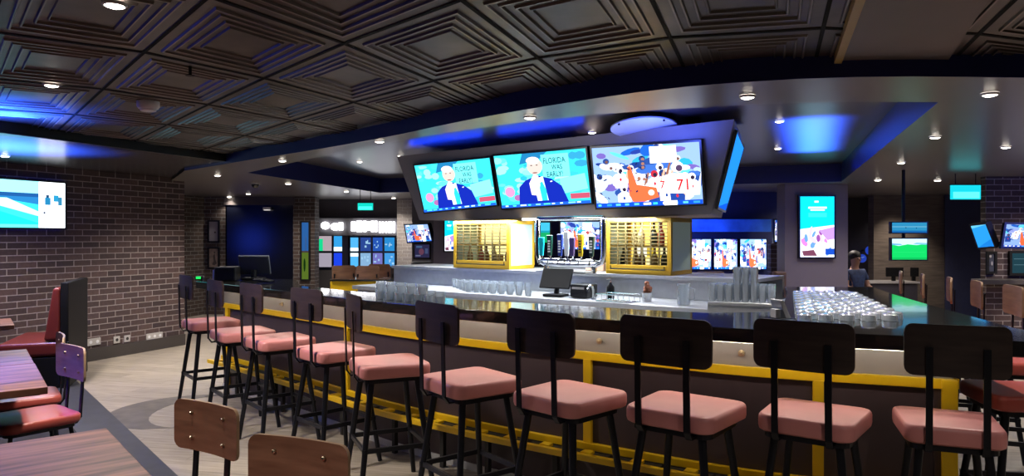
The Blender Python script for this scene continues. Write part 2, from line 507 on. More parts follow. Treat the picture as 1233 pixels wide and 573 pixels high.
# lower glossy ceiling over the brick wall, with its black edge strip
lc = [tl0, tl1, fasc[4], fasc[0], V2(wl_end) + Vector((-.25, .1)), wl0 + Vector((-.6, -.2)), Vector((-9, 1.5))]
lcp = [tl0, tl1] + [p for p in reversed(fasc) if p.x < tl1.x - .02] + [V2(wl_end) + Vector((-.1, .1)), wl0 + Vector((-.2, .1)), tl0 + Vector((-2, 0))]
struct(MB().add([(p.x, p.y, ZL) for p in lcp], [tuple(range(len(lcp)))]).build('ceiling_left', M_lowceil))
q0, q1 = tl0, tl1
struct(MB().prism([q0, q1, q1 - tn * .03, q0 - tn * .03], ZL - .004, ZT + .05).build('trim_3', M_black))
# flat board let into the tiles at the right, and its brass-yellow edge
g0, g1, g2, g3 = (V2(PZ(1038, 0, ZT)), V2(PZ(1011, 74, ZT)), V2(PZ(1139, 72, ZT)), V2(PZ(1186, 0, ZT)))
g0e = g0 + (g0 - g1) * 2; g3e = g3 + (g3 - g2) * 2
M_board = mat('ceiling_board', (.15, .125, .115), .5, var=.05, scale=2)
struct(MB().prism([g0e, g1, g2, g3e], ZT - .02, ZT + .02).build('trim_4', M_board))
gd = (g1 - g0e).normalized(); gn = Vector((-gd.y, gd.x))
struct(MB().prism([g0e, g1, g1 - gn * -.0 + Vector((-.035, 0)), g0e + Vector((-.035, 0))], ZT - .035, ZT + .02).build('trim_5', mat('edge_brass', (.42, .30, .07), .4)))

# ------------------------------------------------------------------ the bar
ZB = 1.06
opx = [(236, 338.5), (270, 342), (350, 351), (430, 360.5), (505, 367.5), (576, 373.5), (691, 382), (850, 393), (950, 398.5), (1049, 402.5), (1140, 406.5), (1228, 411)]
O = [V2(PZ(x, y, ZB)) for x, y in opx] + [Vector((2.33, 2.9))]
O = [V2(p) for p in catmull([(p.x, p.y, 0) for p in O], 5)]
right_out = [V2(PZ(1223, 395, ZB)), V2(PZ(1120, 367, ZB)), V2(PZ(1072, 353, ZB)), Vector((3.12, 6.1))]
inner = [Vector((2.36, 6.1)), V2(PZ(948, 352, ZB)), V2(PZ(940, 375, ZB)), V2(PZ(850, 376.5, ZB)), V2(PZ(770, 372.5, ZB)), V2(PZ(691, 368, ZB)), V2(PZ(580, 361.5, ZB)), V2(PZ(430, 351, ZB)), V2(PZ(362, 344, ZB)), V2(PZ(356, 336.3, ZB)), V2(PZ(248, 334.8, ZB))]
slab_poly = O + [Vector((2.42, 3.0))] + right_out + inner
bt_ = thing('bar_countertop', 'dark polished stone countertop running along the whole bar', 'countertop', (0, 0, 0))
MB().prism(slab_poly, ZB - .068, ZB).build('slab', M_slab, bt_, bevel=.004)

def normals(path):
    out = []
    for i in range(len(path)):
        d = (path[min(i + 1, len(path) - 1)] - path[max(i - 1, 0)]).normalized()
        out.append(Vector((d.y, -d.x)))        # towards the customers
    return out
NO = normals(O)
def off(k): return [p + n * k for p, n in zip(O, NO)]
def px_of(p): return CX + F * p.x / p.y
PANEL = -.24
pan = off(PANEL)
iL = next(i for i, p in enumerate(pan) if px_of(p) > 268)
iR = max(i for i, p in enumerate(pan) if px_of(p) < 1166)
def strip(mb, k0, k1, z0, z1, i0=None, i1=None):
    """solid band along the bar between two offsets"""
    i0 = iL if i0 is None else i0; i1 = iR if i1 is None else i1
    A, B = off(k0), off(k1)
    for i in range(i0, i1):
        mb.add([(A[i].x, A[i].y, z0), (A[i + 1].x, A[i + 1].y, z0), (A[i + 1].x, A[i + 1].y, z1), (A[i].x, A[i].y, z1),
                (B[i].x, B[i].y, z0), (B[i + 1].x, B[i + 1].y, z0), (B[i + 1].x, B[i + 1].y, z1), (B[i].x, B[i].y, z1)],
               [(0, 1, 2, 3), (7, 6, 5, 4), (0, 4, 5, 1), (3, 2, 6, 7)] + ([(0, 3, 7, 4)] if i == i0 else []) + ([(1, 5, 6, 2)] if i == i1 - 1 else []))
def at_px(px, k):
    A = off(k)
    for i in range(len(A) - 1):
        x0, x1 = px_of(A[i]), px_of(A[i + 1])
        if x0 <= px <= x1:
            t = (px - x0) / (x1 - x0)
            return A[i] + (A[i + 1] - A[i]) * t, (NO[i] + (NO[i + 1] - NO[i]) * t).normalized()
    return A[-1], NO[-1]

bf = thing('bar_counter', 'curved bar front of dark panels in a yellow frame with footrest', 'bar', (0, 0, 0))
pR = pan[iR]; sdir = (right_out[2] - right_out[0]).normalized()
mb = MB(); strip(mb, PANEL, PANEL - .08, .04, .84)
side_end = pR + sdir * 2.6
sn = Vector((sdir.y, -sdir.x))
mb.prism([pR, side_end, side_end - sn * .08, pR - sn * .08], .04, .84)
mb.build('front_panel', M_panel, bf)
mb = MB(); strip(mb, PANEL - .005, PANEL - .08, .84, ZB - .069)
mb.prism([pR - sn * .005, side_end - sn * .005, side_end - sn * .08, pR - sn * .08], .84, ZB - .069)
mb.build('upper_panel', M_upper, bf)
mb = MB(); strip(mb, PANEL + .025, PANEL, .795, .842)
mb.prism([pR + sn * .025, side_end + sn * .025, side_end, pR], .795, .842)
mb.build('rail', M_yellow, bf, bevel=.003)
mb = MB(); strip(mb, PANEL + .03, PANEL, .285, .325); mb.build('lower_rail', M_yellow, bf, bevel=.003)
for px, w, z0 in ((274, .06, 0.0), (418, .05, .3), (708, .05, .3), (985, .05, .3)):
    p, n = at_px(px, PANEL + .013)
    MB().box((p.x, p.y, (z0 + .8) / 2), (w, .026, .8 - z0), math.atan2(n.y, n.x) + PI / 2).build('frame_post', M_yellow, bf, bevel=.003)
p, n = pR + NO[iR] * .013, NO[iR]
MB().box((p.x - .02, p.y, .42), (.065, .026, .84), math.atan2(n.y, n.x) + PI / 2).build('frame_post', M_yellow, bf, bevel=.003)
mb = MB(); strip(mb, PANEL + .165, PANEL + .13, .265, .30, i1=iR - 2)
mb.build('foot_rest', M_yellow, bf, bevel=.003)
A = off(PANEL + .08); acc = 0; mb = MB(); mb2 = MB()
for i in range(iL, iR - 2):
    seg = A[i + 1] - A[i]; L = seg.length; k = max(1, round(L / .16))
    for j in range(k):
        c = A[i] + seg * ((j + .5) / k); ang = math.atan2(seg.y, seg.x)
        mb.box((c.x, c.y, .275), (.10, .095, .012), ang)
        if (i + j) % 4 == 0:
            MB().box((c.x, c.y, .135), (.03, .03, .26), ang).build('foot_bracket', M_pad, bf)
mb.build('foot_pad', M_pad, bf)
mb = MB()
for i in range(iL, iR - 2):
    seg = A[i + 1] - A[i]; L = seg.length; k = max(1, round(L / .16)); ang = math.atan2(seg.y, seg.x)
    for j in range(k):
        if (i * 3 + j) % 2 == 0:
            c = A[i] + seg * (j / k); MB().box((c.x, c.y, .281), (.06, .06, .030), ang).build('cross_bar', M_yellow, bf)
mb = MB(); strip(mb, PANEL + .01, PANEL, .0, .045); mb.build('kick_plate', M_steel, bf)
mb = MB(); strip(mb, PANEL + .17, PANEL + .155, ZB - .078, ZB - .069); mb.build('light_strip', emis('fff0dc', 16), bf)
mb = MB(); strip(mb, -.50, -.53, .0, ZB - .07); mb.build('inner_panel', M_steel, bf)
for px in (340, 547, 722, 893):
    p, n = at_px(px, PANEL)
    d = p.y; z = .905
    q = Vector((p.x, p.y, z)); nn = Vector((n.x, n.y, 0))
    m_ = MB().tube([q, q + nn * .01, q + nn * .012], [.017, .017, .008], 14); m_.tube([q + nn * .008, q + nn * .03], .006, 8)
    m_.build('bag_hook', mat('hook_brass', (.6, .48, .3), .3, .8), bf, smooth=True)

# ------------------------------------------------------------------ bar stools
def plate(w, h, zc, y, bend, m, me, parent, name='backrest', th=.013):
    """bent plywood panel with rounded corners"""
    cols, mb = 12, MB()
    out = rrect(w, h, .035, 5)
    # grid fill between rounded outline: columns with clipped height
    def ht(x):
        e = w / 2 - abs(x)
        return h / 2 if e >= .035 else h / 2 - .035 + math.sqrt(max(0, .035 ** 2 - (.035 - e) ** 2))
    xs = sorted(set([-w / 2, w / 2] + [(-w / 2 + .035 * (1 - math.cos(PI / 2 * k / 4))) for k in range(5)] + [(w / 2 - .035 * (1 - math.cos(PI / 2 * k / 4))) for k in range(5)] + [(-w / 2 + .035) + (w - .07) * k / 8 for k in range(9)]))
    def yy(x): return y + bend * (2 * x / w) ** 2
    n = len(xs); vs = []
    for s in (0, 1):
        for x in xs:
            hh = max(ht(x), .004)
            vs.append((x, yy(x) - s * th, zc - hh)); vs.append((x, yy(x) - s * th, zc + hh))
    B = 2 * n
    for i in range(n - 1):
        mb.cur = 0
    fs0, fs1 = [], []
    for i in range(n - 1):
        fs0.append((2 * i, 2 * i + 2, 2 * i + 3, 2 * i + 1)); fs0.append((B + 2 * i + 1, B + 2 * i + 3, B + 2 * i + 2, B + 2 * i))
        fs1.append((2 * i, B + 2 * i, B + 2 * i + 2, 2 * i + 2)); fs1.append((2 * i + 1, 2 * i + 3, B + 2 * i + 3, B + 2 * i + 1))
    fs1.append((0, 1, B + 1, B)); e = 2 * (n - 1); fs1.append((e, B + e, B + e + 1, e + 1))
    mb.add(vs, fs0); b_ = 0
    mb.cur = 1
    mb.f += [list(f) for f in fs1]; mb.mi += [1] * len(fs1)
    return mb.build(name, [m, me], parent, smooth=True)

def seat_mesh(wf, wb, dp, z0, z1, r=.055):
    """padded seat, wider in front, with rolled edges"""
    mb = MB()
    base = rrect(2, 2, .26, 6)
    ringspec = [(.93, z0), (.985, z0 + .008), (1.0, z0 + .3 * (z1 - z0)), (1.0, z0 + .72 * (z1 - z0)), (.99, z1 - .010), (.965, z1 - .003), (.94, z1 - .001), (.80, z1), (.4, z1 + .004)]
    n = len(base); vs = []
    for s, z in ringspec:
        for x, y in base:
            w = (wb + (wf - wb) * (y + 1) / 2) / 2
            vs.append((x * s * w, y * s * dp / 2, z))
    fs = [tuple(range(n - 1, -1, -1)), tuple((len(ringspec) - 1) * n + k for k in range(n))]
    for i in range(len(ringspec) - 1):
        for k in range(n):
            k2 = (k + 1) % n; fs.append((i * n + k, i * n + k2, (i + 1) * n + k2, (i + 1) * n + k))
    mb.add(vs, fs)
    return mb

def make_stool(name, label, seatm, plym, edgem, loc, rz):
    t = thing(name, label, 'bar stool', loc, rz)
    seat_mesh(.435, .40, .41, .688, .762).build('seat', seatm, t, smooth=True)
    MB().prism(rrect(.36, .35, .05), .662, .687).build('seat_pan', M_blacksteel, t)
    for sx in (-1, 1):
        for sy in (-1, 1):
            MB().tube([(sx * .135, sy * .135, .665), (sx * .215, sy * .215, .001)], [.0185, .015], 10).build('leg', M_blacksteel, t, smooth=True)
    r = .183
    mb = MB()
    for (x0, y0, x1, y1) in ((-r, -r, r, -r), (r, -r, r, r), (r, r, -r, r), (-r, r, -r, -r)):
        ang = math.atan2(y1 - y0, x1 - x0)
        mb.box(((x0 + x1) / 2, (y0 + y1) / 2, .285), (2 * r + .03, .014, .026), ang)
    mb.build('foot_ring', M_blacksteel, t)
    for sx in (-1, 1):
        mb = MB()
        pts = [(-.06, .668), (-.205, .668), (-.228, .70), (-.232, .86), (-.238, 1.07)]
        for k in range(len(pts) - 1):
            (ya, za), (yb, zb) = pts[k], pts[k + 1]
            L = math.hypot(yb - ya, zb - za); a = math.atan2(zb - za, yb - ya)
            Mx = Matrix.Translation((sx * .11, (ya + yb) / 2, (za + zb) / 2)) @ Matrix.Rotation(a, 4, 'X')
            mb.box((0, 0, 0), (.028, L + .008, .008), 0, Mx)
        mb.build('back_post', M_blacksteel, t)
    plate(.415, .20, 1.06, -.215, .016, plym, edgem, t)
    return t

st_specs = [ # pixel of the seat top, facing azimuth
    (254, 384.5, 51, 'black-legged bar stool with pink seat at the far left end of the bar'),
    (292, 396.5, 52, 'second pink-seated bar stool from the left end of the bar'),
    (336, 405, 49, 'third pink-seated bar stool from the left end of the bar'),
    (403, 417, 46, 'fourth pink-seated bar stool from the left, beside a yellow frame post'),
    (468, 433, 66, 'fifth pink-seated bar stool from the left, its backrest turned edge-on'),
    (566, 452, 53, 'sixth pink-seated bar stool from the left, in front of the reflected yellow cabinet'),
    (685, 470, 45, 'seventh pink-seated bar stool from the left, at the middle of the bar'),
    (825, 485, 38, 'third nearest pink-seated bar stool, right of the middle yellow post'),
    (980, 494, 36, 'pink-seated bar stool second from the right along the bar front'),
    (1141, 503, 22, 'nearest pink-seated bar stool at the right end, dark backrest facing the viewer'),
]
first = None
for px, py, az, lb in st_specs:
    p = PZ(px, py, .762); loc = (p.x, p.y, 0); rz = -math.radians(az)
    if first is None:
        first = make_stool('bar_stool', lb, M_pink, M_plydark, M_plydark, loc, rz); first['group'] = 'bar stools along the bar front'
    else:
        dd_ = dup(first, loc, rz, lb, 'bar stools along the bar front')
        if px > 900: k_ = .93 if px < 1000 else .86; dd_.scale = (k_, k_, 1)
# stools along the right-hand side of the bar: only the brown tops of most backrests rise over the stone
sl = None
side = [(2.47, 3.42, 80, 'red-seated bar stool at the right frame edge, around the bar corner'),
        (3.05, 4.28, 72, 'brown plywood backrest stool nearest the corner, rising over the right side of the counter'),
        (3.22, 4.88, 70, 'second brown backrest stool beyond the right side of the counter'),
        (3.31, 5.40, 66, 'third brown backrest stool beyond the right side of the counter'),
        (3.38, 5.85, 62, 'fourth brown backrest stool beyond the right side of the counter'),
        (3.45, 6.35, 62, 'fifth brown backrest stool beyond the counter, below the green screen'),
        (3.53, 6.85, 62, 'farthest brown backrest stool beyond the right side of the counter')]
for x, y, az, lb in side:
    rz = math.radians(az)
    if sl is None:
        sl = make_stool('bar_stool', lb, M_red, M_plylit, M_plyedge, (x, y, 0), rz); sl['group'] = 'bar stools on the right side of the bar'
    else:
        dup(sl, (x, y, 0), rz, lb, 'bar stools on the right side of the bar')

# ------------------------------------------------------------------ dining chairs and tables on the left
def make_chair(label, loc, rz):
    t = thing('dining_chair', label, 'chair', loc, rz, 'dining chairs by the tables')
    seat_mesh(.42, .39, .41, .405, .462).build('seat', M_red, t, smooth=True)
    MB().prism(rrect(.36, .36, .05), .385, .404).build('seat_pan', M_blacksteel, t)
    for sx in (-1, 1):
        MB().tube([(sx * .15, .15, .39), (sx * .185, .19, .003)], .012, 8).build('leg', M_blacksteel, t, smooth=True)
        MB().tube([(sx * .15, -.15, .39), (sx * .185, -.205, .003)], .012, 8).build('leg', M_blacksteel, t, smooth=True)
        mb = MB()
        pts = [(-.10, .39), (-.20, .39), (-.222, .42), (-.232, .56), (-.245, .79)]
        for k in range(len(pts) - 1):
            (ya, za), (yb, zb) = pts[k], pts[k + 1]
            L = math.hypot(yb - ya, zb - za); a = math.atan2(zb - za, yb - ya)
            Mx = Matrix.Translation((sx * .10, (ya + yb) / 2, (za + zb) / 2)) @ Matrix.Rotation(a, 4, 'X')
            mb.box((0, 0, 0), (.026, L + .008, .010), 0, Mx)
        mb.build('back_post', M_blacksteel, t)
    bk = plate(.40, .20, .735, -.222, .020, M_chairply, M_plyedge, t)
    for sx in (-1, 1):
        for z in (.685, .785):
            MB().tube([(sx * .10, -.218, z), (sx * .10, -.208, z), (sx * .10, -.206, z)], [.007, .007, .004], 10).build('screw', M_screw, bk)
    return t

ch_specs = [((-1.20, 2.82), -148, 'brown plywood dining chair at the near plank table, left of the two nearest'),
            ((-.69, 2.33), -158, 'nearest brown plywood dining chair, backrest cut by the bottom of the photo'),
            ((-2.66, 4.30), -143, 'brown plywood dining chair pulled up to the blue-lit table, aisle end'),
            ((-3.03, 4.78), -128, 'dining chair seen edge-on between the booth and the blue-lit table')]
ch0 = None
for (x, y), az, lb in ch_specs:
    a = math.radians(az)
    loc = (x + .235 * math.sin(a), y + .235 * math.cos(a), 0)
    if ch0 is None: ch0 = make_chair(lb, loc, -a)
    else: dup(ch0, loc, -a, lb)

def make_table(label, corner, du, dv, lu, lv, group=None):
    """corner = far aisle corner; du along the aisle edge, dv away from the aisle"""
    c = Vector(corner) + du * lu / 2 + dv * lv / 2
    t = thing('dining_table', label, 'table', (c.x, c.y, 0), math.atan2(du.y, du.x), 'dining tables')
    MB().box((0, 0, .7325), (lu, lv, .035)).build('tabletop', M_table, t, bevel=.003)
    MB().box((0, 0, .712), (lu - .06, lv - .06, .008)).build('under_frame', M_tableedge, t)
    MB().lathe([(.035, .02), (.035, .709)], seg=16).build('pedestal', M_blacksteel, t, smooth=True)
    MB().lathe([(.25, .002), (.25, .012), (.06, .03)], seg=24).build('base', M_blacksteel, t)
    return t
du = u_row; dv = -n_row
tc_near = V2(PZ(128, 515, .75))
make_table('brown plank-look dining table at the bottom left corner', tc_near, du, dv, .82, 1.15)
s0, s1, s2 = V2(PZ(32, 420, .75)), V2(PZ(42, 437, .75)), V2(PZ(57, 466, .75))
dd = (s2 - s0).normalized(); dn = Vector((dd.y, -dd.x)); dn = dn if dn.x < 0 else -dn
make_table('blue-lit plank table with a chair at its aisle edge, nearer of the joined pair', s1, dd, dn, (s2 - s1).length - .006, 1.1)
make_table('blue-lit plank table, farther of the joined pair at the left edge', s0, dd, dn, (s1 - s0).length - .014, 1.1)
bt0 = V2(PZ(13, 383, .75))
make_table('brown booth table at the left edge, in front of the red bench', bt0 - dd * .0, dd, dn, .62, 1.0)

# booth bench
bn = V2(PZ(86, 467, 0)); bw = wdir                                   # runs back towards the brick wall
bx = Vector((-wdir.y, wdir.x)); bx = bx if bx.x < 0 else -bx          # the way it faces
fr = Vector((-.93, -.36)).normalized(); ln = Vector((-.36, .93)).normalized()
bo = thing('booth_bench', 'high-backed red booth bench with a dark shell against the brick wall', 'bench', (bn.x, bn.y, 0), math.atan2(fr.y, fr.x))
def BL(x, y, z): return (x, y, z)
# local x = facing, local -y = towards the wall
LB = .95
MB().box((.06, -LB / 2, .52), (.07, LB, 1.04)).build('shell', M_black, bo, bevel=.008)
MB().box((.35, -LB / 2, .16), (.50, LB - .02, .30)).build('plinth', M_black, bo, bevel=.005)
MB().box((.36, -LB / 2, .39), (.52, LB - .01, .14)).build('seat', M_booth, bo, bevel=.03, seg=3)
mb = MB(); mb.hexa([(.10, -LB + .01, .47), (.24, -LB + .01, .47), (.24, -.01, .47), (.10, -.01, .47)], [(.10, -LB + .01, .99), (.16, -LB + .01, .99), (.16, -.01, .99), (.10, -.01, .99)])
mb.build('backrest', M_booth, bo, bevel=.025, seg=3)

# outlets on the brick wall
def on_wall(px, py):
    """point on the face of the brick wall shown at px, py"""
    k = (px - CX) / F; a = V2(wl_end)
    # a + s*wdir = (k*d, d)
    s = (k * a.y - a.x) / (wdir.x - k * wdir.y)
    q = a + wdir * s
    return P(px, py, q.y)
wrot = math.atan2(wdir.y, wdir.x)
def outlet(px, py, w, h, lb, sockets):
    q = on_wall(px, py)
    t = thing('wall_outlet', lb, 'outlet', (q.x + wn.x * .001, q.y + wn.y * .001, q.z), wrot, 'outlets on the brick wall')
    MB().box((0, -.006, 0), (w, .012, h)).build('cover_plate', M_plate, t, bevel=.003)
    mb = MB()
    for k in range(sockets):
        x = (k - (sockets - 1) / 2) * w / sockets
        mb.tube([(x, -.0125, 0), (x, -.0135, 0)], .02, 12)
    mb.build('socket', M_white if sockets > 1 else M_bezel, t)
outlet(108.5, 412, .26, .085, 'long grey outlet plate low on the brick wall, beside the chair', 3)
outlet(140, 409, .085, .085, 'small square outlet on the brick wall, left of two', 1)
outlet(152.5, 407.5, .085, .085, 'small square outlet on the brick wall, right of two', 1)
outlet(185.5, 404.5, .25, .085, 'long grey outlet plate low on the brick wall, toward its right corner', 3)

# ------------------------------------------------------------------ screens
def text_polys(s, x, y, h, wscale=1.0):
    """faces of a line of lettering in (u, v), origin at its lower left corner"""
    cu = bpy.data.curves.new('lettering', 'FONT'); cu.body = s; cu.size = 1.0; cu.resolution_u = 2; cu.offset = .012
    ob = bpy.data.objects.new('lettering', cu); C.objects.link(ob)
    dg = bpy.context.evaluated_depsgraph_get()
    me = bpy.data.meshes.new_from_object(ob.evaluated_get(dg))
    out = [[(x + me.vertices[i].co.x * h * wscale, y + me.vertices[i].co.y * h) for i in p.vertices] for p in me.polygons]
    bpy.data.objects.remove(ob); bpy.data.curves.remove(cu); bpy.data.meshes.remove(me)
    return out

def ell(cx, cy, rx, ry, n=12, a=0.0):
    return [(cx + rx * math.cos(2 * PI * k / n) * math.cos(a) - ry * math.sin(2 * PI * k / n) * math.sin(a),
             cy + rx * math.cos(2 * PI * k / n) * math.sin(a) + ry * math.sin(2 * PI * k / n) * math.cos(a)) for k in range(n)]
def rc(x0, y0, x1, y1): return [(x0, y0), (x1, y0), (x1, y1), (x0, y1)]

def show_studio(seed):
    r = random.Random(seed); L = [(rc(0, 0, 1, 1), '35cfe0')]
    for k in range(26):
        L.append((ell(r.uniform(.02, .42), r.uniform(.15, .95), r.uniform(.03, .09), r.uniform(.03, .08), 8), r.choice(['58d6dd', '2aa7c9', '7fe3e3', '40c4d0', '8fd8c8'])))
    for k in range(16):
        L.append((ell(r.uniform(.6, .98), r.uniform(.1, .95), r.uniform(.03, .08), r.uniform(.03, .08), 8), r.choice(['4fd9ea', '35b4d0', '9aeef0', '2f8fb8'])))
    L.append(([(.28, .80), (.50, .86), (.60, 1.0), (.33, 1.0)], '1c6fa0'))
    L.append((rc(.53, .52, .82, .95), '6fe6e4'))
    for s, x, y, h in (('FLORIDA', .55, .785, .145), ('WAS', .635, .665, .13), ('EARLY!', .575, .535, .14)):
        for p in text_polys(s, x, y, h, .40): L.append((p, '0a3a58'))
    L.append(([(.70, .20), (.99, .27), (.97, .56), (.71, .49)], '7beee6'))
    L.append((ell(.13, .30, .06, .10, 10), 'c987b0')); L.append((ell(.22, .18, .05, .06, 10), '9a5f9a'))
    L.append((rc(.80, .10, 1, .20), 'b04a60'))
    L.append(([(.22, .04), (.25, .38), (.33, .50), (.47, .58), (.62, .50), (.72, .36), (.78, .04)], '11259a'))
    L.append(([(.44, .10), (.42, .50), (.53, .56), (.56, .10)], 'd8f2ff'))
    L.append(([(.49, .10), (.475, .42), (.515, .46), (.55, .30), (.55, .10)], '28b8cc'))
    L.append((ell(.455, .75, .085, .155, 16), 'c9b6ae')); L.append((ell(.44, .86, .075, .07, 12), 'd9d4d2'))
    L.append((ell(.42, .77, .012, .01, 8), '50484a')); L.append((ell(.48, .77, .012, .01, 8), '50484a')); L.append((ell(.45, .63, .03, .012, 8), '7b4a4a'))
    L.append(([(.38, .22), (.37, .44), (.43, .60), (.48, .58), (.49, .40), (.45, .2)], 'e6d6dc'))
    L.append((ell(.615, .45, .014, .01, 8, .5), 'ffffff'))
    L.append((rc(0, 0, 1, .055), '1d58d8'))
    for k in range(10): x = .05 + .09 * k; L.append((rc(x, .02, x + r.uniform(.03, .08), .045), r.choice(['7fd8ff', 'c8f4ff', '50e0a0'])))
    return L

def show_match(seed, jersey=True):
    r = random.Random(seed); L = [(rc(0, 0, 1, 1), '86a6dc')]
    for k in range(34):
        L.append((ell(r.uniform(0, 1), r.uniform(.3, 1), r.uniform(.025, .08), r.uniform(.04, .12), 9, r.uniform(0, 3)), r.choice(['2a9fcf', '1c58b8', '59c4da', 'ffffff', '1b357f', '9fb8d8', '6a5aa8', '243a8f'])))
    for k in range(30):
        L.append((ell(r.uniform(0, 1), r.uniform(.1, .75), r.uniform(.04, .09), r.uniform(.05, .14), 10, r.uniform(0, 3)), r.choice(['ffffff', 'e4eaff', 'c3d0f0', '8f9ad8', '3a66b8', '28488f'])))
    for k in range(15):
        x, y = r.uniform(.05, .95), r.uniform(.35, .85)
        L.append((ell(x, y, .032, .05, 10), r.choice(['f4f4ff', '24407f', 'c8d4ea']))); L.append((ell(x + .006, y - .01, .016, .026, 8), r.choice(['6b4a40', '2a2a48', '9a6a58'])))
    for k in range(12):
        x, y = r.uniform(.04, .96), r.uniform(.14, .58); c = r.choice(['ffffff', 'f6f6ff', 'f0f0fa', '20408f'])
        L.append(([(x - .06, y - .16), (x - .065, y + .04), (x - .02, y + .09), (x + .03, y + .09), (x + .07, y + .03), (x + .06, y - .16)], c))
        L.append((ell(x, y + .14, .034, .062, 12), r.choice(['f4f4fa', '1c3570', 'e8ecf8', 'b02838']))); L.append((ell(x + .006, y + .125, .018, .034, 10), r.choice(['6b4a40', '2a2238', '9a6a58'])))
        L.append(([(x + .05, y + .02), (x + .09, y + .22), (x + .105, y + .21), (x + .07, y - .02)], r.choice(['ffffff', 'd8a890', '8a5a48'])))
        L.append((ell(x, y - .02, .012, .03, 6), r.choice(['c02838', '28488f', 'c02838'])))
    L.append((rc(.56, .70, .80, .97), 'ffffff'))
    L.append(([(.34, .20), (.34, .66), (.37, .67), (.42, .36), (.60, .30), (.62, .14), (.45, .06), (.37, .08)], 'e8643c'))
    L.append((ell(.55, .22, .03, .05, 10), 'f6d8cc'))
    if jersey:
        L.append(([(.64, .20), (.66, .48), (.74, .52), (.90, .50), (.93, .18)], 'ffffff'))
        L.append((ell(.80, .62, .055, .09, 12), 'f2f2fa')); L.append((ell(.815, .60, .03, .055, 10), '4a3a58'))
        for p in text_polys('71', .78, .24, .26, .50): L.append((p, 'c8242c'))
        for p in text_polys('7', .635, .28, .18, .50): L.append((p, 'c8242c'))
    for k in range(22):
        L.append((ell(r.uniform(0, .6), r.uniform(.15, .9), r.uniform(.004, .012), r.uniform(.01, .03), 6, r.uniform(0, 3)), '18244a'))
    L.append((rc(0, 0, 1, .075), '1248c0'))
    for k in range(11): x = .02 + .09 * k; L.append((rc(x, .02, x + r.uniform(.03, .075), .055), r.choice(['58b8ff', 'ffffff', '2f8af0', '38d0c0'])))
    L.append((rc(.66, .0, .78, .075), 'ffffff'))
    return L

def show_sea(seed=3):
    return [(rc(0, 0, 1, 1), '2a9ae8'), ([(0, 0), (1, 0), (1, .35), (0, .6)], '1c7fd8'), ([(.3, 0), (.5, .7), (.6, .1)], '0a3f88'), ([(.62, 0), (.7, .5), (.85, .0)], '0c50a0'), (rc(0, .88, 1, 1), '66c8f4')]
def show_pitch():
    return [(rc(0, 0, 1, 1), '12c860'), (rc(0, 0, 1, .1), '0fae54'), ([(0, .72), (.2, .66), (.45, .74), (.7, .70), (1, .76), (1, 1), (0, 1)], 'c8eeff'), ([(0, .70), (.3, .70), (.25, .76), (0, .78)], '60a8d8'), ([(.6, .74), (1, .72), (1, .80), (.7, .82)], '78b8e0'), (rc(.05, .35, .95, .36), '30d878')]
def show_water():
    return [(rc(0, 0, 1, 1), '38a8e0'), (rc(0, .55, 1, .62), '88d8f8'), (ell(.4, .5, .02, .05), '082860'), (ell(.7, .45, .015, .05), '082860'), (rc(0, 0, 1, .2), '1c78c8')]
def show_promo(seed):
    r = random.Random(seed); L = [(rc(0, 0, 1, 1), 'eef2ff'), ([(0, .46), (1, .53), (1, 1), (0, 1)], '0cc4dc')]
    L += [(rc(.24, .80, .78, .83), 'e8fdff'), (rc(.30, .765, .72, .79), 'c8f6ff'), (rc(.24, .66, .78, .73), '30dcea'), (rc(.42, .90, .54, .93), 'd8fbff')]
    for k in range(20):
        L.append((ell(r.uniform(.1, .9), r.uniform(.08, .42), r.uniform(.05, .12), r.uniform(.03, .06), 9, r.uniform(0, 3)), r.choice(['c878c8', 'ffffff', 'f4d8f0', '8a4a9a', 'e8b8c8', '6090d8', 'ffffff'])))
    L += [([(.55, .44), (1, .5), (1, .3), (.8, .28)], 'b088d8'), ([(.05, .1), (.4, .12), (.5, .02), (.1, .02)], '6a3a50'), (rc(.74, .04, 1, .14), '1846b0')]
    return L

def show_left(): # beach clip beside a white text panel
    L = [(rc(0, 0, 1, 1), 'f4f8ff'), (rc(0, 0, .74, 1), '30c8d8'), (rc(0, .72, .74, 1), '8ad8f0'), (rc(0, .66, .74, .74), '184880'), ([(.2, .66), (.74, .50), (.74, .66)], '2068a0'),
         ([(0, .62), (.45, .62), (.74, .35), (.74, .25), (.3, .5), (0, .55)], 'b8f0f0'), ([(0, .5), (.3, .4), (.74, .1), (.74, 0), (0, 0)], '18c0b8'), (rc(0, 0, .74, .07), '58d8e0')]
    for x, y, w, h, c in ((.80, .50, .055, .16, '1c6890'), (.81, .66, .03, .06, '123858'), (.885, .58, .05, .14, '2078a0'), (.93, .50, .04, .18, '286888'), (.785, .30, .02, .05, '404858')):
        L.append((rc(x, y, x + w, y + h), c))
    return L

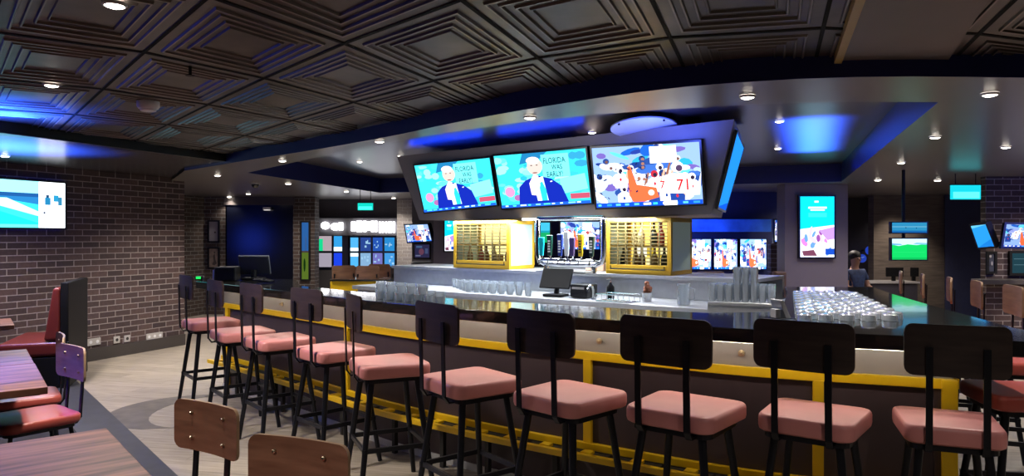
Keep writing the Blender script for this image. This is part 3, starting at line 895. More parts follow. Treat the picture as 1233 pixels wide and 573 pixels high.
def screen(name, label, quad, polys, th=.05, cat='television', strength=2.2, bez=.022, group=None, parts_extra=None, recess=0.0):
    """quad: TL, TR, BR, BL of the visible panel, in space"""
    TL, TR, BR, BL_ = [Vector(q) for q in quad]
    nrm = (TR - TL).cross(BL_ - TL).normalized()
    cam = Vector((0, 0, H))
    if nrm.dot(cam - TL) < 0: nrm = -nrm
    ctr = (TL + TR + BR + BL_) / 4
    t = thing(name, label, cat, ctr, 0, group)
    def uv(u, v, k=0.0):
        return BL_ * (1 - u) * (1 - v) + BR * u * (1 - v) + TR * u * v + TL * (1 - u) * v + nrm * k
    w = (TR - TL).length; h = (TL - BL_).length; bu, bv = bez / w, bez / h
    mb = MB()
    A = [uv(-bu, -bv, .004), uv(1 + bu, -bv, .004), uv(1 + bu, 1 + bv, .004), uv(-bu, 1 + bv, .004)]
    Bk = [a - nrm * th for a in A]
    I = [uv(0, 0, .004), uv(1, 0, .004), uv(1, 1, .004), uv(0, 1, .004)]
    J = [uv(0, 0, 0), uv(1, 0, 0), uv(1, 1, 0), uv(0, 1, 0)]
    mb.add(A + Bk + I + J, [(4, 5, 6, 7)] + [(i, (i + 1) % 4, 4 + (i + 1) % 4, 4 + i) for i in range(4)] + [(i, (i + 1) % 4, 8 + (i + 1) % 4, 8 + i) for i in range(4)] + [(8 + i, 8 + (i + 1) % 4, 12 + (i + 1) % 4, 12 + i) for i in range(4)] + [(12, 13, 14, 15)])
    mb.build('housing', M_bezel, t, world=True)
    cols = []; sm = MB()
    for k, (poly, c) in enumerate(polys):
        if c not in cols: cols.append(c)
        sm.cur = cols.index(c)
        pp = [(min(1, max(0, u)), min(1, max(0, v))) for u, v in poly]
        sm.add([uv(u, v, .0006 + .00003 * k) for u, v in pp], [tuple(range(len(pp)))])
    me_mats = [emis(c, strength) for c in cols]
    so = sm_build(sm, 'picture', me_mats, t)
    return t, uv

def sm_build(sm, name, mats, parent):
    me = bpy.data.meshes.new(name); inv = parent.matrix_basis.inverted()
    me.from_pydata([tuple(inv @ v) for v in sm.v], [], sm.f)
    for m in mats: me.materials.append(m)
    for p, i in zip(me.polygons, sm.mi): p.material_index = i
    me.update()
    o = bpy.data.objects.new(name, me); C.objects.link(o); o.parent = parent
    return o

# hanging box over the island
def lerp(a, b, t): return a + (b - a) * t
def box_d(px, top):                       # distance of the raked front at a pixel column
    db = lerp(8.05, 5.85, (px - 505) / (855 - 505))
    return db - (.22 if top else 0.0)
BTL, BTR, BBR, BBL = P(478, 190, box_d(478, 1)), P(884, 157, box_d(884, 1)), P(856, 259, box_d(856, 0)), P(505, 263, box_d(505, 0))
zt = max(BTL.z, BTR.z); 
BTL.z = BTR.z = 2.40; BBR.z = BBL.z = 1.68
bdir = (V2(BTR) - V2(BTL)).normalized(); bnb = Vector((-bdir.y, bdir.x))   # to the back
if bnb.y < 0: bnb = -bnb
hb = thing('screen_bulkhead', 'raked grey box hanging over the bar that carries the big screens', 'bulkhead', ((BTL + BTR) / 2).to_tuple(), 0)
dep_t, dep_b = 1.35, 1.0
bk3 = Vector((bnb.x, bnb.y, 0))
TBL = BTL + bk3 * dep_t; TBR = BTR + Vector((.50, 1.30, 0)); BBk_R = BBR + Vector((.42, 1.12, 0)); BBk_L = BBL + bk3 * dep_b
MB().hexa([BBL, BBR, BBk_R, BBk_L], [BTL, BTR, TBR, TBL]).build('box', M_box, hb, world=True)
for f in (.15, .5, .85):
    c = lerp(BTL, BTR, f) + bk3 * .5; MB().box((c.x, c.y, (2.401 + ZR - .002) / 2), (.12, .12, ZR - .002 - 2.401)).build('hanger', M_black, hb, world=True)
mb = MB()
for f0, f1 in ((.02, .30), (.36, .62)):
    a_, b_ = lerp(BTL, BTR, f0) + bk3 * .10, lerp(BTL, BTR, f1) + bk3 * .10
    MB().prism([V2(a_), V2(b_), V2(b_) + bnb * .05, V2(a_) + bnb * .05], 2.401, 2.412).build('blue_glow_strip', emis('0038ff', 14), hb, world=True)  # added hidden glow strips that put blue on the recess ceiling
# light strip under the box
c0_ = lerp(BBL, BBR, .40) + bk3 * .12; c1_ = lerp(BBL, BBR, .57) + bk3 * .12
mb = MB(); mb.prism([V2(c0_), V2(c1_), V2(c1_) + bnb * .08, V2(c0_) + bnb * .08], 1.662, 1.679); mb.build('light_strip', emis('f4fbff', 5), hb, world=True)

fn = (BTR - BTL).cross(BBL - BTL).normalized()
if fn.dot(Vector((0, 0, H)) - BTL) < 0: fn = -fn
def on_front(px, py, k=.03):
    """point on the raked front, seen at px, py"""
    o_ = Vector((0, 0, H)); d = (P(px, py, 1.0) - o_)
    s = (BTL + fn * k - o_).dot(fn) / d.dot(fn)
    return o_ + d * s
for q, lb, pol in (
    (((499, 199.5), (589.5, 190), (598, 246.5), (511.5, 255.5)), 'left of the three big screens over the bar, showing a man in a navy suit', show_studio(1)),
    (((594.5, 188), (705, 178.5), (712, 244), (605, 250.5)), 'middle of the three big screens over the bar, showing a man in a navy suit', show_studio(2)),
    (((712.5, 178.5), (842, 170.5), (847, 245), (719, 250)), 'right of the three big screens over the bar, showing a football crowd', show_match(3))):
    screen('television', lb, [on_front(*p) for p in q], pol, th=.028, strength=1.7, bez=.018, group='big screens over the bar')
# side screen on the right flank of the box
sdn = (BTR - BBR).cross(TBR - BTR).normalized()
if sdn.x < 0: sdn = -sdn
def on_side(px, py, k=.03):
    o_ = Vector((0, 0, H)); d = (P(px, py, 1.0) - o_); s = (BTR + sdn * k - o_).dot(sdn) / d.dot(sdn); return o_ + d * s
try:
    qq = [on_side(*p) for p in ((882, 180), (890, 200), (870, 256), (859, 249))]
    a = lerp(BTR, TBR, .12); b_ = lerp(BTR, TBR, .88); c_ = lerp(BBR, BBk_R, .88); d_ = lerp(BBR, BBk_R, .12)
    qq = [lerp(a, d_, .1) + sdn * .03, lerp(b_, c_, .1) + sdn * .03, lerp(b_, c_, .9) + sdn * .03, lerp(a, d_, .9) + sdn * .03]
    screen('television', 'narrow blue screen on the right flank of the hanging box', qq, [(rc(0, 0, 1, 1), '1f7ff0'), ([(0, .2), (1, .5), (1, .6), (0, .4)], '3aa0ff'), (rc(0, 0, 1, .12), '1050d0'), ([(.3, .3), (.7, .35), (.6, .42)], '90d0ff')], th=.025, strength=1.5)
except Exception as ex:
    print('side', ex)

# left wall screen
q0 = on_wall(-62, 214); q1 = on_wall(74, 221); q2 = on_wall(74, 274.5); q3 = on_wall(-62, 276)
zt_, zb_ = q1.z, q2.z
qs = [Vector((q0.x, q0.y, zt_)), q1, q2, Vector((q0.x, q0.y, zb_))]
wn3 = Vector((wn.x, wn.y, 0))
screen('television', 'wide screen on the brick wall at the left edge, showing a beach clip', [q + wn3 * .06 for q in qs], show_left(), th=.055, strength=2.0)

tvl = bpy.data.objects['television.004'] if 'television.004' in bpy.data.objects else None
hal = [q + wn3 * .012 for q in qs]
for (a_, b_) in ((hal[0], hal[1]), (hal[1], hal[2]), (hal[3], hal[2])):
    MB().tube([a_, b_], .010, 6).build('blue_glow_strip', emis('0828ff', 9), tvl, world=True)
# portrait screen on the column
DC = 10.2
wall('wall_column', (X(945, DC), DC), (X(1021, DC), DC), 0, 2.249, M_colpaint, .3)
def fq(x0, y0, x1, y1, d): return [P(x0, y0, d), P(x1, y0, d), P(x1, y1, d), P(x0, y1, d)]
screen('advert_display', 'portrait display on the grey column, cyan above a photo of diners', fq(963.5, 236.5, 1004.5, 309.5, DC - .06), show_promo(5), th=.055, cat='display', strength=1.6)
gt_, _ = screen('television', 'green football pitch on a hung screen in front of the far timber wall', fq(1074, 287.5, 1116, 312.5, 7.9), show_pitch(), th=.05, strength=1.25, bez=.012)
mb = MB(); zz0 = P(0, 287, 7.9).z + .012
mb.tube([(X(1095, 7.9), 8.02, zz0 - .10), (X(1095, 7.9), 8.02, ZS - .001)], .018, 10); mb.box((X(1095, 7.9), 7.975, zz0 - .08), (.10, .08, .08)); mb.build('ceiling_mount', M_black, gt_, world=True)
wt_, _ = screen('television', 'pale blue water picture on the slim screen above the green one', fq(1074, 268, 1116, 280, 7.9), show_water(), th=.05, strength=.7, bez=.012)
screen('television', 'tilted blue screen hung near the right edge, left of the brick pier screen', [P(1169, 272, 8.6), P(1187, 270, 8.3), P(1197.5, 296.5, 8.3), P(1178, 298, 8.6)], show_sea(), th=.06, strength=1.1)
screen('television', 'tilted screen with pink picture at the right edge above the brick pier', [P(1212, 270, 8.15), P(1265, 271, 8.05), P(1265, 298, 8.05), P(1208, 297, 8.15)], show_match(11, False), th=.06, strength=1.3)
screen('television', 'tall slim screen between the hanging box and the far column', fq(933, 265, 944, 291, 10.8), show_match(21, False), th=.05, strength=1.3)
far = []
for k, (x0, x1, lb) in enumerate(((817, 856, 'left of the bright white far screens behind the right yellow cabinet'), (860, 887.5, 'middle of the bright white far screens, above the pint glasses'), (891.5, 922.5, 'right of the bright white far screens, above the pint glasses'))):
    screen('television', lb, fq(x0, 288, x1, 324, 12.0), show_match(30 + k, False), th=.05, strength=2.0, bez=.012, group='far screen wall')
screen('television', 'green corner of a far screen behind the turquoise tap handle', fq(640, 268, 662, 292, 11.5), [(rc(0, 0, 1, 1), '1898a8'), (rc(.3, 0, 1, .5), '18a060'), (rc(0, .6, 1, 1), '40b8d8')], th=.05, strength=1.2)
screen('television', 'bright far screen behind the beer tap handles', fq(675, 267, 722, 300, 11.5), show_match(41, False), th=.05, strength=1.7)
screen('television', 'hung screen beside the white brick strip on the left, cyan picture', [P(487.5, 271, 12.6), P(515, 270, 12.3), P(520, 290, 12.3), P(491, 291.5, 12.6)], show_match(9, False), th=.08, strength=1.4)
screen('advert_display', 'slim portrait display left of the left yellow cabinet, pink food picture', fq(535.5, 264, 546, 302, 10.9), show_promo(8), th=.05, cat='display', strength=1.3)
wall('wall_post', (X(522, 11.0), 11.0), (X(552, 11.0), 11.0), 0, 2.249, M_colpaint, .5)
wall('wall_screens', (X(800, 12.06), 12.06), (X(950, 12.06), 12.06), 0, 2.249, M_wallblue, .2)

# ------------------------------------------------------------------ island behind the bar
IL, IR = Vector((-1.05, 7.95)), Vector((1.70, 5.78))
idir = (IR - IL).normalized(); inn = Vector((idir.y, -idir.x));
if inn.y > 0: inn = -inn                          # towards the customers
def IP(s, k): return IL + idir * s + inn * k
ISL = 3.95
ZI = .97
isl = thing('back_bar', 'long stainless steel back bar island under the hanging box', 'counter', (0, 0, 0))
MB().prism([IP(-.3, .70), IP(ISL, .70), IP(ISL, -.6), IP(-.3, -.6)], ZI - .04, ZI).build('worktop', M_steel, isl, bevel=.004)
MB().prism([IP(-.25, .66), IP(ISL - .05, .66), IP(ISL - .05, -.55), IP(-.25, -.55)], .08, ZI - .041).build('cabinet_base', M_steel, isl)
MB().prism([IP(-.3, .10), IP(ISL - .1, .10), IP(ISL - .1, .06), IP(-.3, .06)], ZI + .001, 1.135).build('backsplash', M_steel, isl)
MB().prism([IP(-.3, .14), IP(ISL - .1, .14), IP(ISL - .1, -.55), IP(-.3, -.55)], 1.136, 1.165).build('ledge', M_steel, isl, bevel=.003)
MB().prism([IP(-.3, -.50), IP(ISL - .1, -.50), IP(ISL - .1, -.55), IP(-.3, -.55)], ZI + .001, 1.135).build('back_panel', M_steel, isl)

# yellow lattice cabinets
def on_line(px, k):
    """distance along the island where the line at offset k is seen at px"""
    kx = (px - CX) / F; a = IL + inn * k
    return (kx * a.y - a.x) / (idir.x - kx * idir.y)
M_cabyellow = mat('cabinet_yellow', (.46, .27, .012), .4, var=.06, scale=4)
M_lattice = mat('lattice_paint', (.13, .095, .03), .45)
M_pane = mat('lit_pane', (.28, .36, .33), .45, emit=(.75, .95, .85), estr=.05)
def cabinet(pa, pb, lb, dim, right_tint):
    s0, s1 = on_line(pa, .13), on_line(pb, .13); w = s1 - s0; z0, z1 = 1.167, 1.655; dp = .42
    c = IP(s0, .13)
    t = thing('bar_cabinet', lb, 'cabinet', (c.x, c.y, z0), math.atan2(idir.y, idir.x), 'yellow lattice cabinets')
    h = z1 - z0; f = .035
    # local: x along, y to the back, z up
    mb = MB()
    mb.box((w / 2, dp / 2, f / 2), (w, dp, f)); mb.box((w / 2, dp / 2, h - f / 2), (w, dp, f))
    for x in (f / 2, w - f / 2):
        for y in (f / 2, dp - f / 2): mb.box((x, y, h / 2), (f, f, h - 2 * f))
    mb.box((w / 2, .012, .055), (w - 2 * f, .02, .05))
    mb.build('frame', M_cabyellow, t, bevel=.003)
    mb = MB(); iw = w - 2 * f; ih = h - 2 * f - .045
    for k in range(8): mb.box((f + iw * k / 7, .014, f + .045 + ih / 2), (.011, .012, ih))
    for k in range(13): mb.box((w / 2, .014, f + .045 + ih * k / 12), (iw, .012, .009))
    mb.build('lattice', M_lattice, t)
    MB().box((w - .004, dp / 2, h / 2), (.006, dp - 2 * f, h - 2 * f)).build('side_pane', M_pane, t)
    MB().box((.004, dp / 2, h / 2), (.006, dp - 2 * f, h - 2 * f)).build('side_pane', M_pane, t)
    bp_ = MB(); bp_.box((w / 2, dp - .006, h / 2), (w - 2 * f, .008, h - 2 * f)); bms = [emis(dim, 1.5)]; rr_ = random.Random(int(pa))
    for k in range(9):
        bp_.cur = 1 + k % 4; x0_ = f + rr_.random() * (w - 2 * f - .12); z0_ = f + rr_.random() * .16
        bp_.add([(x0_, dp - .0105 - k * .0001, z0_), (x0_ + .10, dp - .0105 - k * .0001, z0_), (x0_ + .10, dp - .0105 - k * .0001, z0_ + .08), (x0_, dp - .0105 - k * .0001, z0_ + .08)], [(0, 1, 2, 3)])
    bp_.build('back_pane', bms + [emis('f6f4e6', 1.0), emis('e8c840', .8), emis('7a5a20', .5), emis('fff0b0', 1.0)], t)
    MB().box((w / 2, dp / 2, h * .50), (w - 2 * f, dp - .06, .012)).build('shelf', M_cabyellow, t)
    mb = MB(); mb.tube([(f * 1.5, -.012, .045), (w - f * 1.5, -.012, .045)], .006, 8)
    for x in (f * 1.6, w - f * 1.6): mb.tube([(x, -.012, .045), (x, .004, .045)], .005, 6); mb.tube([(x, -.012, .045), (x, -.012, .075)], .005, 6)
    mb.build('latch_bar', M_black, t)
    return t, w, c
cabL = cabinet(546, 613, 'yellow lattice cabinet hanging left of the beer taps', 'f4e690', True)
cabR = cabinet(729.5, 808, 'yellow lattice cabinet hanging right of the beer taps', 'ffe070', True)
# bottles and glasses kept in the cabinets
r = random.Random(4)
bprof = [(.030, 0), (.033, .01), (.033, .10), (.012, .15), (.012, .195), (.014, .20)]
bcols = [mat('bottle_amber', (.14, .05, .01), .1), mat('bottle_dark', (.02, .03, .02), .1), mat('bottle_pale', (.5, .42, .2), .15), mat('bottle_red', (.3, .05, .03), .15)]
for ci, (t, w, c) in enumerate((cabL, cabR)):
    for row, zoff in ((0, .036), (1, .2505)):
        for k in range(6):
            if row and (ci == 0 or k == 0): continue
            x = .08 + (w - .16) * k / 5; base = t.matrix_basis @ Vector((x, .2 + r.uniform(-.05, .05), zoff))
            m_ = bcols[r.randrange(4)]
            o = MB().lathe(bprof, seg=12).build('bottle', m_, loc=base, smooth=True)
            o['label'] = 'dark bottle behind the lattice of the %s yellow cabinet, %s shelf' % (('left', 'right')[ci], ('lower', 'upper')[row]); o['category'] = 'bottle'; o['group'] = 'bottles in the %s cabinet, %s shelf' % (('left', 'right')[ci], ('lower', 'upper')[row])

# beer tower
def tp(px, k): 
    s = on_line(px, k); return IP(s, k)
tw = tp(686, .2)
tower = thing('beer_tower', 'chrome pipe beer tower standing on the island between the yellow cabinets', 'beer tower', (tw.x, tw.y, 1.166), math.atan2(idir.y, idir.x))
hw = (tp(726, .2) - tp(647, .2)).length / 2
mb = MB()
pts = [(-hw, 0, .50), (-hw, 0, .16), (-hw + .02, 0, .10), (-hw + .08, 0, .075), (0, 0, .07), (hw - .08, 0, .075), (hw - .02, 0, .10), (hw, 0, .16), (hw, 0, .50)]
mb.tube(pts, .026, 14)
mb.tube([(-hw + .10, 0, .075), (-hw + .10, 0, .001)], .024, 12); mb.tube([(hw - .10, 0, .075), (hw - .10, 0, .001)], .024, 12)
mb.tube([(-hw, 0, .495), (hw, 0, .495)], .022, 12)
mb.build('pipe_frame', M_chrome, tower, smooth=True)
mb = MB(); mb.tube([(-hw + .07, -.05, .112), (hw - .07, -.05, .112)], .016, 12); mb.tube([(-hw + .07, -.05, .112), (-hw + .05, 0, .1)], .014, 10); mb.tube([(hw - .07, -.05, .112), (hw - .05, 0, .1)], .014, 10)
mb.build('rail', M_chrome, tower, smooth=True)
MB().box((0, -.10, .012), (hw * 1.5, .12, .022)).build('drip_tray', M_steel, tower, bevel=.003)
taps = [(-.78, '12a8b8', .17, 'turquoise tap handle'), (-.52, '0c3a2c', .19, 'dark green tap handle with white lettering'), (-.20, '15328a', .20, 'navy tap handle with white lettering'), (.0, 'e8eef4', .22, 'white tap handle'), (.17, '4a3a78', .17, 'purple tap handle'), (.42, 'f0c810', .20, 'yellow tap handle'), (.74, '123026', .18, 'black and green tap handle')]
for f, hx, ht, lb in taps:
    x = f * hw
    h_ = MB()
    col = s2l([int(hx[i:i + 2], 16) / 255 for i in (0, 2, 4)])
    h_.hexa([(x - .018, -.062, .15), (x + .018, -.062, .15), (x + .018, -.038, .15), (x - .018, -.038, .15)], [(x - .027, -.064, .15 + ht), (x + .027, -.064, .15 + ht), (x + .027, -.036, .15 + ht), (x - .027, -.036, .15 + ht)])
    ho = h_.build('tap_handle', mat('tap_' + hx, col, .3, var=.05), tower, bevel=.004); ho['label'] = lb
    sp = MB(); sp.tube([(x, -.05, .15), (x, -.05, .12)], .009, 8); sp.tube([(x, -.05, .112), (x, -.085, .105), (x, -.092, .07)], .008, 8); sp.build('spout', M_chrome, ho, smooth=True)
    if hx in ('0c3a2c', '15328a', '123026', 'f0c810'):
        lt = MB()
        for k in range(5): lt.box((x, -.0655, .19 + k * .024), (.026, .002, .014))
        lt.build('label_print', mat('print_' + hx, (.8, .82, .8) if hx != 'f0c810' else (.05, .04, .02), .5), ho)

# things on the island worktop
def place(px, k): p = tp(px, k); return p
iz = math.atan2(idir.y, idir.x)
p = place(668, .52)
t = thing('pos_terminal', 'black tilted order terminal on the island in front of the taps', 'terminal', (p.x, p.y, ZI + .001), iz + .15)
MB().box((0, .02, .012), (.18, .16, .022)).build('foot', M_black, t, bevel=.004)
MB().tube([(0, .03, .02), (0, .05, .10)], .022, 10).build('stem', M_black, t)
Mx = Matrix.Translation((0, .03, .155)) @ Matrix.Rotation(math.radians(-28), 4, 'X')
MB().box((0, 0, 0), (.29, .022, .19), 0, Mx).build('screen', M_black, t, bevel=.005)
p = place(703, .44)
t = thing('receipt_printer', 'black receipt printer right of the order terminal', 'printer', (p.x, p.y, ZI + .001), iz)
MB().box((0, 0, .06), (.17, .18, .115)).build('body', M_black, t, bevel=.012)
MB().box((0, -.092, .085), (.12, .006, .02)).build('paper_slot', M_plate, t)
p = place(735, .42)
t = thing('soap_dispenser', 'dark pump bottle against the steel splashback', 'bottle', (p.x, p.y, ZI + .001), 0)
MB().lathe([(.03, 0), (.034, .01), (.034, .10), (.014, .125), (.012, .14)], seg=14).build('body', M_black, t, smooth=True)
MB().tube([(0, 0, .14), (0, 0, .17), (-.035, 0, .168)], .005, 8).build('pump', M_chrome, t)
p = place(779, .42)
t = thing('garnish_jar', 'small jar of red and orange garnish on the island worktop', 'jar', (p.x, p.y, ZI + .001), 0)
MB().lathe([(.038, 0), (.042, .06), (.045, .07)], seg=14, cap1=False).build('jar', M_chrome, t, smooth=True)
mb = MB()
for k in range(9): a = k * 2.4; mb.ball((.026 * math.cos(a) * (k % 3) / 2, .026 * math.sin(a) * (k % 3) / 2, .085 + .02 * (k % 4)), .019, 8, 6)
mb.build('garnish', mat('garnish', (.45, .16, .08), .5, var=.5, scale=30), t)
p = place(823, .52)
t = thing('water_jug', 'clear square jug on the right of the island worktop', 'jug', (p.x, p.y, ZI + .001), iz)
mb = MB(); mb.lathe([(.048, 0), (.05, .14), (.055, .16), (.052, .16), (.046, .135), (.044, .008)], seg=16); mb.build('body', M_glass, t, smooth=True)
MB().tube([(.05, 0, .13), (.09, 0, .125), (.09, 0, .05), (.05, 0, .04)], .006, 8).build('handle', M_glass, t, smooth=True)
p = place(744, .60)
t = thing('wire_rack', 'low wire rack of the island worktop, left of the garnish jar', 'rack', (p.x, p.y, ZI + .001), iz)
mb = MB(); 
for z in (.005, .06):
    mb.tube([(-.15, -.09, z), (.15, -.09, z), (.15, .09, z), (-.15, .09, z), (-.15, -.09, z)], .004, 6)
for k in range(7):
    x = -.15 + .05 * k; mb.tube([(x, -.09, .06), (x, -.09, .005), (x, .09, .005), (x, .09, .06)], .003, 6)
mb.build('wires', M_chrome, t)
p = place(712, .62)
t = thing('bar_faucet', 'curved chrome faucet over the bar sink', 'faucet', (p.x, p.y, ZI + .001), iz)
MB().tube([(0, .03, 0), (0, .03, .08), (0, .015, .115), (0, -.02, .12), (0, -.05, .10), (0, -.055, .075)], .010, 10).build('spout', M_chrome, t, smooth=True)
MB().lathe([(.022, 0), (.022, .012)], c=(0, .03, 0)).build('base', M_chrome, t)
p = place(712, .12)
o = MB().box((0, 0, .04), (.20, .12, .078)).build('tan_carton', M_tan, loc=(p.x + .1, p.y + .35, 1.167), rz=iz, bevel=.004)
tag(o, 'brown carton on the ledge under the right end of the taps', 'carton')

# ------------------------------------------------------------------ glasses
gp = [(.030, 0), (.036, .09), (.034, .09), (.0285, .008)]
tumb = MB().lathe([(.026, .001), (.034, .088), (.0315, .088), (.024, .010)], seg=14).build('tumbler', M_glass, smooth=True).data
pint = MB().lathe([(.022, .001), (.0262, .118), (.0242, .118), (.020, .010)], seg=14).build('pint_glass', M_glass, smooth=True).data
rock = MB().lathe([(.041, .001), (.038, .030), (.031, .036), (.012, .038), (.010, .038)], seg=14).build('rocks_glass', M_glass, smooth=True).data
for n_ in ('tumbler', 'pint_glass', 'rocks_glass'):
    bpy.data.objects.remove(bpy.data.objects[n_])
def glass(name, me, loc, lb, grp, rz=0):
    o = bpy.data.objects.new(name, me); C.objects.link(o); o.location = loc
    o['label'] = lb; o['category'] = 'glass'; o['group'] = grp
    return o
# on the stone at the left, two tiers
inv_n = None
A5 = off(-.5)
def along(px, k):
    A = off(k)
    return at_px(px, k)[0]
short = MB().lathe([(.030, .001), (.037, .052), (.0345, .052), (.027, .008)], seg=14).build('short_tumbler', M_glass, smooth=True).data
bpy.data.objects.remove(bpy.data.objects['short_tumbler'])
for row, k in enumerate((-.14, -.22, -.30, -.38)):
    a, b_ = along(458, k), along(530, k); n_ = int((b_ - a).length / .079)
    for i in range(n_):
        q = a + (b_ - a) * (i / max(1, n_ - 1)); glass('short_tumbler', short, (q.x, q.y, ZB + .0005), 'short clear tumbler in the bottom tier of the cluster on the left of the counter', 'short tumblers on the left counter, bottom tier')
for row, k in enumerate((-.14, -.22, -.30)):
    a, b_ = along(459, k), along(509, k); n_ = int((b_ - a).length / .079)
    for i in range(n_):
        q = a + (b_ - a) * (i / max(1, n_ - 1)); glass('short_tumbler', short, (q.x, q.y, ZB + .0535), 'short clear tumbler in the top tier of the cluster on the left of the counter', 'short tumblers on the left counter, top tier')
# on the island at the left
for row, k in enumerate((.24, .33, .42, .51, .60)):
    s0, s1 = on_line(548 + row * 4, k), on_line(636, k); n_ = int((s1 - s0) / .088)
    for i in range(n_):
        q = IP(s0 + (s1 - s0) * i / max(1, n_ - 1), k); glass('tumbler', tumb, (q.x, q.y, ZI + .0005), 'clear tumbler on the island worktop under the left yellow cabinet', 'tumblers under the left cabinet')
# shelf with pint glasses
sh = thing('glass_shelf', 'raised steel shelf carrying the pint glasses at the right of the island', 'shelf', (0, 0, 0))
ga, gb = V2(P(853, 363, 4.95)), V2(P(934, 363, 4.78))
gd_ = (gb - ga).normalized(); gn_ = Vector((-gd_.y, gd_.x))
MB().prism([ga - gn_ * .06, gb - gn_ * .06, gb + gn_ * .24, ga + gn_ * .24], 1.025, 1.045).build('board', M_steel, sh, bevel=.003)
MB().prism([ga - gn_ * .04, gb - gn_ * .04, gb - gn_ * .02, ga - gn_ * .02], ZI + .001, 1.024).build('riser', M_steel, sh)
n_ = 8
for row in range(3):
    for i in range(n_):
        q = ga + (gb - ga) * ((i + .45) / n_) + gn_ * (row * .082)
        glass('pint_glass', pint, (q.x, q.y, 1.0455), 'clear pint glass standing on the steel shelf right of the island', 'pint glasses on the shelf, bottom tier')
        if 3 <= i <= 5 and row < 2:
            glass('pint_glass', pint, (q.x, q.y, 1.165), 'clear pint glass stacked on another on the steel shelf', 'pint glasses on the shelf, top tier')
# rows of upturned rocks glasses on the right leg of the counter
e0, e1 = V2(PZ(968, 386, ZB)), V2(PZ(1082, 386, ZB)); h0, h1 = V2(PZ(961, 356, ZB)), V2(PZ(1024, 356, ZB))
M_glass2 = M_glass.copy(); M_glass2.name = 'clear_glass_more_sparkle'
for n__ in M_glass2.node_tree.nodes:
    if n__.type == 'MIX_SHADER' and not n__.inputs[0].is_linked: n__.inputs[0].default_value = .40  # more of the painted sparkle for the rocks glasses
rock.materials[0] = M_glass2
nr = 17
for rr in range(nr):
    t = rr / (nr - 1); a = e0 + (h0 - e0) * t; b_ = e1 + (h1 - e1) * t; n_ = max(3, int((b_ - a).length / .108) + 1)
    for i in range(n_):
        q = a + (b_ - a) * ((i + .4 * (rr % 2)) / (n_ - .6)); glass('rocks_glass', rock, (q.x, q.y, ZB + .0005), 'upturned rocks glass in the rows on the right of the counter', 'rocks glasses on the right counter')
q = PZ(943, 383, ZB)
t = thing('napkin_caddy', 'small pale caddy at the front left of the rocks glasses', 'caddy', (q.x, q.y, ZB + .001), .2)
mb = MB(); mb.hexa([(-.015, -.05, .004), (.015, -.05, .004), (.015, .05, .004), (-.015, .05, .004)], [(-.05, -.05, .10), (-.03, -.05, .10), (-.03, .05, .10), (-.05, .05, .10)]); mb.build('panel', M_white, t, bevel=.002)
MB().box((-.0, 0, .002), (.09, .11, .004)).build('base', M_chrome, t)
MB().box((-.05, -.01, .028), (.03, .05, .045)).build('napkins', M_white, t)

# order terminal at the left end of the bar
q = PZ(303, 337, ZB)
t = thing('pos_terminal', 'grey order terminal seen from behind at the left end of the bar', 'terminal', (q.x, q.y, ZB + .001), .05)
Mx = Matrix.Translation((.03, 0, .15)) @ Matrix.Rotation(math.radians(22), 4, 'X')
MB().box((0, 0, 0), (.30, .03, .20), 0, Mx).build('screen', mat('terminal_grey', (.10, .11, .12), .4), t, bevel=.006)
MB().tube([(.02, .0, .02), (.02, .01, .10)], .03, 10).build('stem', M_black, t)
MB().box((.02, 0, .012), (.20, .16, .022)).build('foot', M_black, t, bevel=.004)
q = PZ(274, 338, ZB)
t = thing('receipt_printer', 'black receipt printer left of the terminal at the bar end', 'printer', (q.x, q.y, ZB + .001), .1)
MB().box((0, 0, .07), (.20, .20, .135)).build('body', M_black, t, bevel=.012)
MB().box((-.108, -.03, .06), (.012, .12, .10)).build('paper', M_white, t)
q = PZ(317, 340.5, ZB)
mb = MB()
pts = [(.10 * math.cos(a * .7) * (1 - .02 * a), .05 * math.sin(a * .7), .012 + .018 * abs(math.sin(a * .37))) for a in range(0, 38)]
mb.tube(pts, .0085, 8)
o = mb.build('cable_bundle', M_black, loc=(q.x, q.y, ZB + .001), smooth=True); tag(o, 'coiled black cable in front of the left terminal', 'cable')

q = PZ(237, 337.5, ZB)
t = thing('card_reader', 'small card reader with a green lit display at the far left bar end', 'card reader', (q.x, q.y + .06, ZB + .001), .2)
MB().box((0, 0, .02), (.07, .10, .038)).build('body', M_black, t, bevel=.004)
MB().box((0, -.051, .024), (.045, .003, .022)).build('display', emis('20d858', 1.5), t)
q = P(321, 251, D_B - .1)
t = thing('wall_lamp', 'small white lamp box above the black gloss panel', 'lamp', (q.x, D_B - .051, q.z), 0)
MB().box((0, -.03, 0), (.14, .055, .05)).build('case', M_white, t, bevel=.006); MB().box((0, -.03, -.028), (.11, .04, .006)).build('lens', emis('fff8f0', 1.5), t)
# ------------------------------------------------------------------ ceiling fittings
def downlight(px, py, z, lb, energy=14, r=.045, warm=(1, .90, .80), on=True):
    p = PZ(px, py, z)
    if abs(z - ZT) < 1e-6: zz = z - .004
    else: zz = z
    t = thing('downlight', lb, 'downlight', (p.x, p.y, zz), 0, 'recessed downlights')
    mb = MB(); mb.lathe([(r * 1.25, -.001), (r * 1.22, -.010), (r * 1.0, -.013), (r * 1.0, -.001)], seg=18, cap0=False, cap1=False); mb.build('trim_ring', M_white, t, smooth=True)
    mb = MB(); mb.lathe([(r, -.002), (r, -.009), (r * .9, -.014), (r * .6, -.018), (r * .2, -.020)], seg=18, cap0=False); mb.build('lens', emis('fff4e4', 14), t)
    if on:
        light('SPOT', 'downlight_or_fill_beam', (p.x, p.y, zz - .03), energy * (4.3 if py < 195 and 440 < px < 1200 and z == ZS else 3.2), warm, (p.x, p.y, 0), .03, spot=math.radians(115), blend=.8)
    return t
